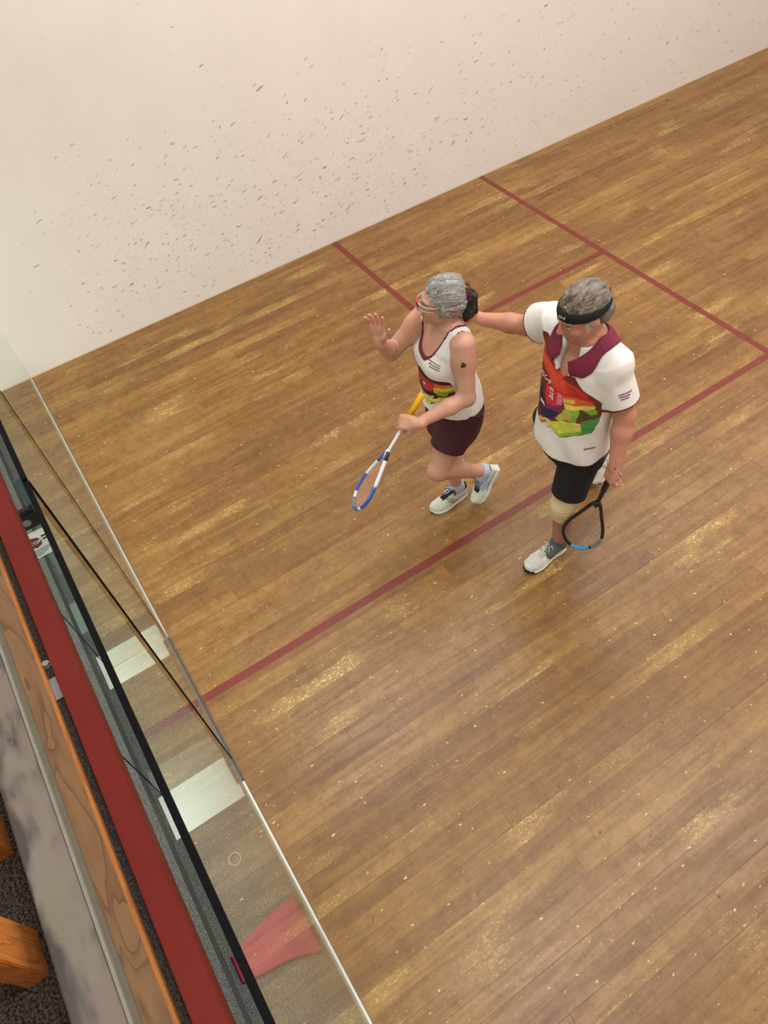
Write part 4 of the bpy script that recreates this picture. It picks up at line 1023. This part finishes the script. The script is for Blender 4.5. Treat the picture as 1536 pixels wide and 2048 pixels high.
# polo shirt
fd = Field((3.14, 1.88, 0.80), (3.93, 2.36, 1.56), 0.0036)
g = 0.022
R2 = [(c, w+g, f+g, b+g) for c, w, f, b in M_R if c[2] > 1.0]
fd.spine([((3.525, 2.13, .845), .200, .178, .165), ((3.525, 2.13, .93), .196, .172, .160)]+R2, rM, fM, 0.0)
fd.cap((3.54, 2.135, 1.46), Q['shL'], 0.072, 0.080, 0.04); fd.cap((3.54, 2.135, 1.46), Q['shR'], 0.070, 0.068, 0.04)
eL = Q['shL']+(Q['elL']-Q['shL'])*0.74; eR = Q['shR']+(Q['elR']-Q['shR'])*0.57
flat_tube(fd, Q['shL']+np.array((-.01, 0, .0)), eL, 0.068, 0.072, 0.03, ((0, 1, 0), 1.10)); flat_tube(fd, Q['shR'], eR, 0.070, 0.080, 0.03, ((0, 0, 1), 1.15))
fd.ell(np.array((3.54, 2.115, 1.54)), np.eye(3), (.083, .085, .092), 0.004, 'cut')
fd.ell(np.array((3.54, 2.12, 1.43))+fM*0.11, np.stack([rM, fM, (0, 0, 1)]), (.046, .10, .100), 0.006, 'cut')
sl, X, Y, Z = fd.region(fd.lo, fd.lo+fd.n*fd.h)
fd.f = np.maximum(fd.f, (0.875+0.10*np.clip(3.52-X, 0.0, 0.3)+0.005*np.sin(22*X))-Z).astype(np.float32)
V, F = fd.mesh(); V = smooth_relax(V, F, 2); N = nrm(V, F)
pz = vnoise(np.stack([V[:, 0]*1.0+V[:, 2]*0.5, V[:, 1], V[:, 2]*0.35], 1), 15, 21)-0.5; amp = np.interp(V[:, 2], [0.88, 1.25], [0.022, 0.008])
V2 = V+N*(pz*amp)[:, None]
def PAINT_POLO(V, N):
    col = np.ones((len(V), 3))*SK((224, 220, 216))
    lat = (V-np.array((3.56, 2.13, 0)))@rM; fr = (V-np.array((3.56, 2.13, 0)))@fM; z = V[:, 2]
    def put(m, c): col[m] = SK(c)
    paint_polys(col, V, (3.54, 2.13), rM, fM, POLO_POLYS)
    tl = ((V-Q['shL'])@unit(Q['elL']-Q['shL'])); dl = seg_d(V, Q['shL'], Q['elL']); L_ = np.linalg.norm(eL-Q['shL']); put((tl > L_-0.014) & (tl < L_+0.006) & (dl < 0.10) & (V[:, 0] > 3.68), (110, 22, 46))
    tr_ = ((V-Q['shR'])@unit(Q['elR']-Q['shR'])); L_ = np.linalg.norm(eR-Q['shR']); sl_ = (V[:, 0] < 3.335) & (V[:, 2] > 1.27); col[sl_] = SK((224, 220, 216)); put((tr_ > L_-0.012) & sl_, (110, 22, 46))
    return col
polo = link('polo_shirt', V2, F, M['cloth'], man, True, PAINT_POLO(V, N))
from mathutils.bvhtree import BVHTree
bv = BVHTree.FromPolygons([tuple(v) for v in V2], F.tolist())
bvt = BVHTree.FromPolygons([tuple(v) for v in tank.data.vertices and [tuple(np.array(v.co)+np.array(world_loc(woman))) for v in tank.data.vertices]], [list(p.vertices) for p in tank.data.polygons])
# collar
Vc = []; Fc = []; n = 40; cc = np.array((3.54, 2.125, 1.50))
for i in range(n+1):
    a = -math.pi*0.93+2*math.pi*0.93*i/n                     # 0 = back of the neck, ends meet in front
    dr = -fM*math.cos(a)+rM*math.sin(a); fr_ = abs(a)/(math.pi*0.93)
    zi = 1.535-0.010*math.cos(a)-0.135*max(0, fr_-0.55)**1.0/0.45*0.9
    rin = 0.073+0.004*fr_+0.045*max(0, fr_-0.6)/0.4
    inner = np.array((cc[0], cc[1], zi))+dr*rin
    wdt = 0.060+0.035*math.exp(-((fr_-0.80)/0.12)**2)
    drs = dr if fr_ < 0.8 else unit(-fM*math.cos(math.pi*0.74*np.sign(a))+rM*math.sin(math.pi*0.74*np.sign(a)))
    tgt = inner+drs*wdt*0.85+np.array((0, 0, -wdt*0.75))
    for j in range(7):
        t = j/6; p = inner*(1-t)+tgt*t
        hit_, nn, _, dist = bv.find_nearest(Vector(p))
        q = np.array(hit_)+np.array(nn)*0.006
        sgn = np.dot(p-np.array(hit_), np.array(nn))
        k_ = t if sgn > 0.006 else 1.0
        Vc.append(p*(1-k_)+q*k_ if j else (p if sgn > 0 else q))
for i in range(n):
    for j in range(6):
        a = i*7+j; Fc.append([a, a+1, a+8, a+7])
M['maroon'] = plain('maroon_knit', (112, 22, 52), 0.8, 0.08, 200)
co = link('collar', Vc, Fc, M['maroon'], polo, True); md = co.modifiers.new('t', 'SOLIDIFY'); md.thickness = 0.003; md.offset = 1
def decal_text(txt, pos, nrm_dir, up, size, mat, name, parent, bvh, spin=0.0):
    """one letter group laid on the cloth: pos is 3-D, projected on the surface along -nrm_dir"""
    n_ = unit(nrm_dir); hit_, nn, _, _ = bvh.ray_cast(Vector(np.array(pos)+n_*0.3), Vector(-n_), 0.8)
    if hit_ is None: return None
    nn = unit(nn); u2 = unit(np.array(up)-np.dot(up, nn)*nn); r2 = np.cross(u2, nn)
    cs, sn = math.cos(spin), math.sin(spin); r3 = r2*cs+u2*sn; u3 = -r2*sn+u2*cs
    Mx = Matrix([[r3[i], u3[i], nn[i], hit_[i]+nn[i]*0.0015] for i in range(3)]+[[0, 0, 0, 1]])
    return text_mesh(txt, size, Mx, None, mat, parent, 0.0003)

# shorts
fd = Field((3.28, 1.90, 0.56), (3.86, 2.42, 1.0), 0.0036)
fd.spine([((3.525, 2.135, z), w, f, b) for z, w, f, b in ((.80, .182, .142, .138), (.88, .172, .134, .13), (.93, .150, .115, .11))], rM, fM, 0.0)
flat_tube(fd, Q['hipL']+np.array((-.01, 0, .02)), Q['hipL']+(Q['knL']-Q['hipL'])*0.80, 0.098, 0.086, 0.03); flat_tube(fd, Q['hipR']+np.array((-.02, 0, .03)), Q['hipR']+(Q['knR']-Q['hipR'])*0.80+np.array((0.02, 0, 0)), 0.124, 0.105, 0.03, ((1, 0, 0), 1.06))
V, F = fd.mesh(); V = smooth_relax(V, F, 2); V = shirt_noise(V, nrm(V, F), 0.006, 12, 9)
sho = link('shorts', V, F, plain('black_cloth', (9, 9, 10), 0.8, 0.2, 40), man, True)
bvs = BVHTree.FromPolygons([tuple(v) for v in V], F.tolist())

# knee brace
fd = Field((3.50, 1.90, 0.36), (3.74, 2.16, 0.66), 0.003)
kn, an, hp = Q['knL'], Q['anL'], Q['hipL']
flat_tube(fd, kn, kn+(hp-kn)*0.34, 0.071, 0.080, 0.01); flat_tube(fd, kn, kn+(an-kn)*0.22, 0.069, 0.066, 0.01); fd.cap(kn+(an-kn)*0.02, kn+(an-kn)*0.06, 0.066, 0.066, 0.01); fd.ell(kn+np.array((0, -0.015, 0.0)), np.eye(3), (.058, .060, .06), 0.015)
fd.cap(kn+(an-kn)*0.2, kn+(an-kn)*0.24, 0.058, 0.058, 0.0, 'cut')
V, F = fd.mesh(); V = smooth_relax(V, F, 2); N = nrm(V, F)
tt = (V-kn)@unit(an-kn); V = V-N*(0.0055*np.exp(-((tt-0.012-0.1*(V[:, 0]-kn[0]))/0.008)**2))[:, None]
br = link('knee_brace', V, F, plain('beige_knit', (206, 184, 144), 0.9, 0.08, 260, bump=0.3), man, True)
# headband
r_, f_, u_ = RhM; P2 = lambda a, b, e: np.array(hM)+(r_*a+f_*b+u_*e)*SM
Vb = []; Fb = []; n = 64
for i in range(n):
    a = 2*math.pi*i/n; ce = 0.046-0.012*(1-math.cos(a-math.pi/2))/2*0+0.004*math.sin(a)
    cy = math.sin(a); dn_ = -0.030*(1-cy)/2                     # lower at the back
    for (g_, e_) in ((0.004, -0.021), (0.0095, -0.018), (0.0115, 0.0), (0.0095, 0.018), (0.004, 0.021)):
        wz = 1.0-0.35*max(0, -cy)
        zz = ce+dn_+e_*wz; sc2 = math.sqrt(max(0.2, 1-((zz-0.022)/0.092)**2*0.85))
        Vb.append(P2(math.cos(a)*(0.077*sc2+g_+0.002), -0.012+math.sin(a)*(0.099*sc2+g_+0.002), zz))
for i in range(n):
    for j in range(4):
        a = i*5+j; b = ((i+1) % n)*5+j; Fb.append([a, b, b+1, a+1])
    Fb.append([i*5+4, ((i+1) % n)*5+4, ((i+1) % n)*5, i*5])
hb = link('headband', Vb, Fb, plain('black_towelling', (10, 10, 12), 0.9, 0.2, 200), man, True)
bvh_b = BVHTree.FromPolygons([tuple(v) for v in Vb], Fb)
# hair of the man
M['hair_m'] = hair_material('grey_brown_hair', (74, 64, 54), (116, 104, 92), (150, 138, 124), (75, 16, 34))
fd = Field(np.array(hM)-0.17, np.array(hM)+0.18, 0.003)
fd.ell(P2(0, -0.018, 0.030), RhM, (0.083*SM, 0.104*SM, 0.097*SM), 0.0)
fd.ell(P2(0, -0.06, -0.03), RhM, (0.072*SM, 0.060*SM, 0.060*SM), 0.03)
fd.ell(P2(0, 0.150, 0.00), RhM, (0.10*SM, 0.092*SM, 0.085*SM), 0.006, 'cut')
fd.ell(P2(0.03, 0.112, 0.075), RhM, (0.042*SM, 0.042*SM, 0.028*SM), 0.012, 'cut')
fd.ell(P2(0, 0.035, -0.115), RhM, (0.13*SM, 0.105*SM, 0.105*SM), 0.006, 'cut')
V, F = fd.mesh(); V = smooth_relax(V, F, 2); N = nrm(V, F); q = (V-np.array(hM))@RhM.T
V = V+N*(0.008*(vnoise(q*np.array([1.6, 0.8, 1.6]), 30, 2)-0.4)+0.006*(vnoise(q*np.array([1.5, .6, 1.5]), 80, 4)-0.5))[:, None]*np.clip((q[:, 2]+0.12)/0.1, 0.3, 1)[:, None]
link('hair', V, F, M['hair_m'], man, True)

shoe(man, (3.572, 2.135, 0.0), (3.592, 1.845, 0.0), (0, 0, 1), 0.292, -1, 'm')
hl, tl = np.array((3.300, 2.740, .245)), np.array((3.332, 2.580, .010)); upm = np.array((0.0, -0.76, 0.65))
shoe(man, hl, tl, upm, 0.285, 1, 'm')
sock(man, Q['anL'], Q['knL'], (3.59, 1.95, 0.045), 0.0425, M['sock_dark'], 0.065)
sock(man, Q['anR'], Q['knR'], (3.328, 2.58, 0.11), 0.0425, M['sock_dark'], 0.06)
M['string_b'] = plain('string_grey', (120, 116, 112), 0.5); M['rcyan'] = plain('racket_cyan', (52, 150, 206), 0.35); M['rgrey'] = plain('racket_grey', (120, 128, 132), 0.4)
racket('squash_racket', 'black squash racket with bright blue tip, hanging from lowered hand of person in polo shirt', rbM, rtM, (0.52, -0.60, 0.5),
       dict(head=0.40, width=0.205, grip=M['rdark'], collar=None, shaft=M['rdark'], frame=M['rdark'], string=M['string_b'],
            bands=[('blue_tip', .41, .55, M['rcyan']), ('grey_band', .30, .40, M['rgrey'])]), 0.19)
#DECALS
def decal(name, txt, pt, n, up, size, mat, parent, bvh, spin=0.0):
    r = decal_text(txt, pt, n, up, size, mat, name, parent, bvh, spin)
    return r
def lay(parts, name, mat, parent):
    parts = [p for p in parts if p]
    if parts: V, F = join(parts); return link(name, V, F, mat, parent)
M['print_white'] = plain('print_white', (226, 214, 210), 0.7, 0.03); M['print_maroon'] = plain('print_maroon', (128, 40, 66), 0.7, 0.05)
nF = np.array((-0.25, -0.96, 0.08)); ltr = []
for ch, (x, y, z), ang in zip('YOUREYE', [(3.392, 2.02, 1.262), (3.417, 2.005, 1.265), (3.449, 1.992, 1.271), (3.477, 1.986, 1.268), (3.500, 1.982, 1.243), (3.505, 1.980, 1.223), (3.506, 1.978, 1.203)], [-25, -35, -48, -62, -84, -94, -100]):
    ltr.append(decal_text(ch, (x, y, z), nF, (0, 0, 1), 0.036, None, None, None, bv, math.radians(ang)))
lay([decal_text('II', (3.384, 2.024, 1.160), nF, (0, 0, 1), 0.032, None, None, None, bv, math.radians(-15))], 'print_bars', M['print_white'], polo)
def scrawl(pt, n, up, wd, hgt, bvh, spin=0.0, seed=1, rows=1, gap=1.4, thick=0.0016):
    """small unreadable print: rows of fine slanted strokes lying on the cloth"""
    rr = np.random.default_rng(seed); n_ = unit(n); hit_, nn, _, _ = bvh.ray_cast(Vector(np.array(pt)+n_*0.3), Vector(-n_), 0.8)
    if hit_ is None: return []
    nn = unit(nn); u2 = unit(np.array(up)-np.dot(up, nn)*nn); r2 = np.cross(u2, nn); cs, sn = math.cos(spin), math.sin(spin); r3 = r2*cs+u2*sn; u3 = -r2*sn+u2*cs
    out = []
    for q in range(rows):
        x = -wd/2; lo = -q*hgt*gap; pts = []; up_ = False
        while x < wd/2:
            y = lo+(hgt*rr.uniform(0.75, 1.0) if up_ else hgt*rr.uniform(0.0, 0.2)); h_, n2, _, _ = bvh.find_nearest(Vector(np.array(hit_)+r3*x+u3*y))
            pts.append(np.array(h_)+np.array(n2)*0.0016); up_ = not up_; x += hgt*rr.uniform(0.18, 0.42)
        if len(pts) > 2: out.append(tube_vf(pts, thick*0.5, 4))
    return out
lay(ltr, 'chest_lettering', M['print_white'], polo)
lay(scrawl((3.452, 1.983, 1.120), nF, (0, 0, 1), 0.052, 0.020, bv, math.radians(12), 3, 1, thick=0.004), 'chest_emblem', M['print_white'], polo)
lay(scrawl((3.698, 2.062, 0.969), (0.93, -0.34, 0.16), (0, 0, 1), 0.055, 0.010, bv, 0.0, 4, thick=0.004), 'hem_logo', M['print_maroon'], polo)
for q in range(3):
    o_ = np.array((0, 0.004, -0.013*q))
    lay(scrawl(np.array((3.773, 2.135, 1.318))+o_, (0.88, -0.35, 0.32), (0, 0.1, 1), 0.062-0.012*q, 0.007, bv, math.radians(14), 5+q, thick=0.003), 'sleeve_lettering', M['print_maroon'], polo)
    lay(scrawl(np.array((3.012, 1.69, 1.222))+np.array((0.004*q, 0, -0.014*q)), (0.2, -0.90, 0.40), (0, 0, 1), 0.070-0.006*q, 0.008, bvt, math.radians(-16), 9+q, thick=0.0028), 'chest_lettering', M['print_maroon'], tank)
lay(scrawl((2.924, 1.686, 1.035), fW, (0, 0, 1), 0.028, 0.016, bvt, 0.2, 14, thick=0.004), 'print_lettering', M['print_white'], tank)
fb = RhM[1]; pb = np.array(hM)+fb*0.1*SM+RhM[2]*0.046
lay(scrawl(pb-RhM[0]*0.024, unit(fb-RhM[0]*0.35), RhM[2], 0.040, 0.017, bvh_b, 0.0, 21, thick=0.0032), 'band_lettering', M['print_white'], hb)
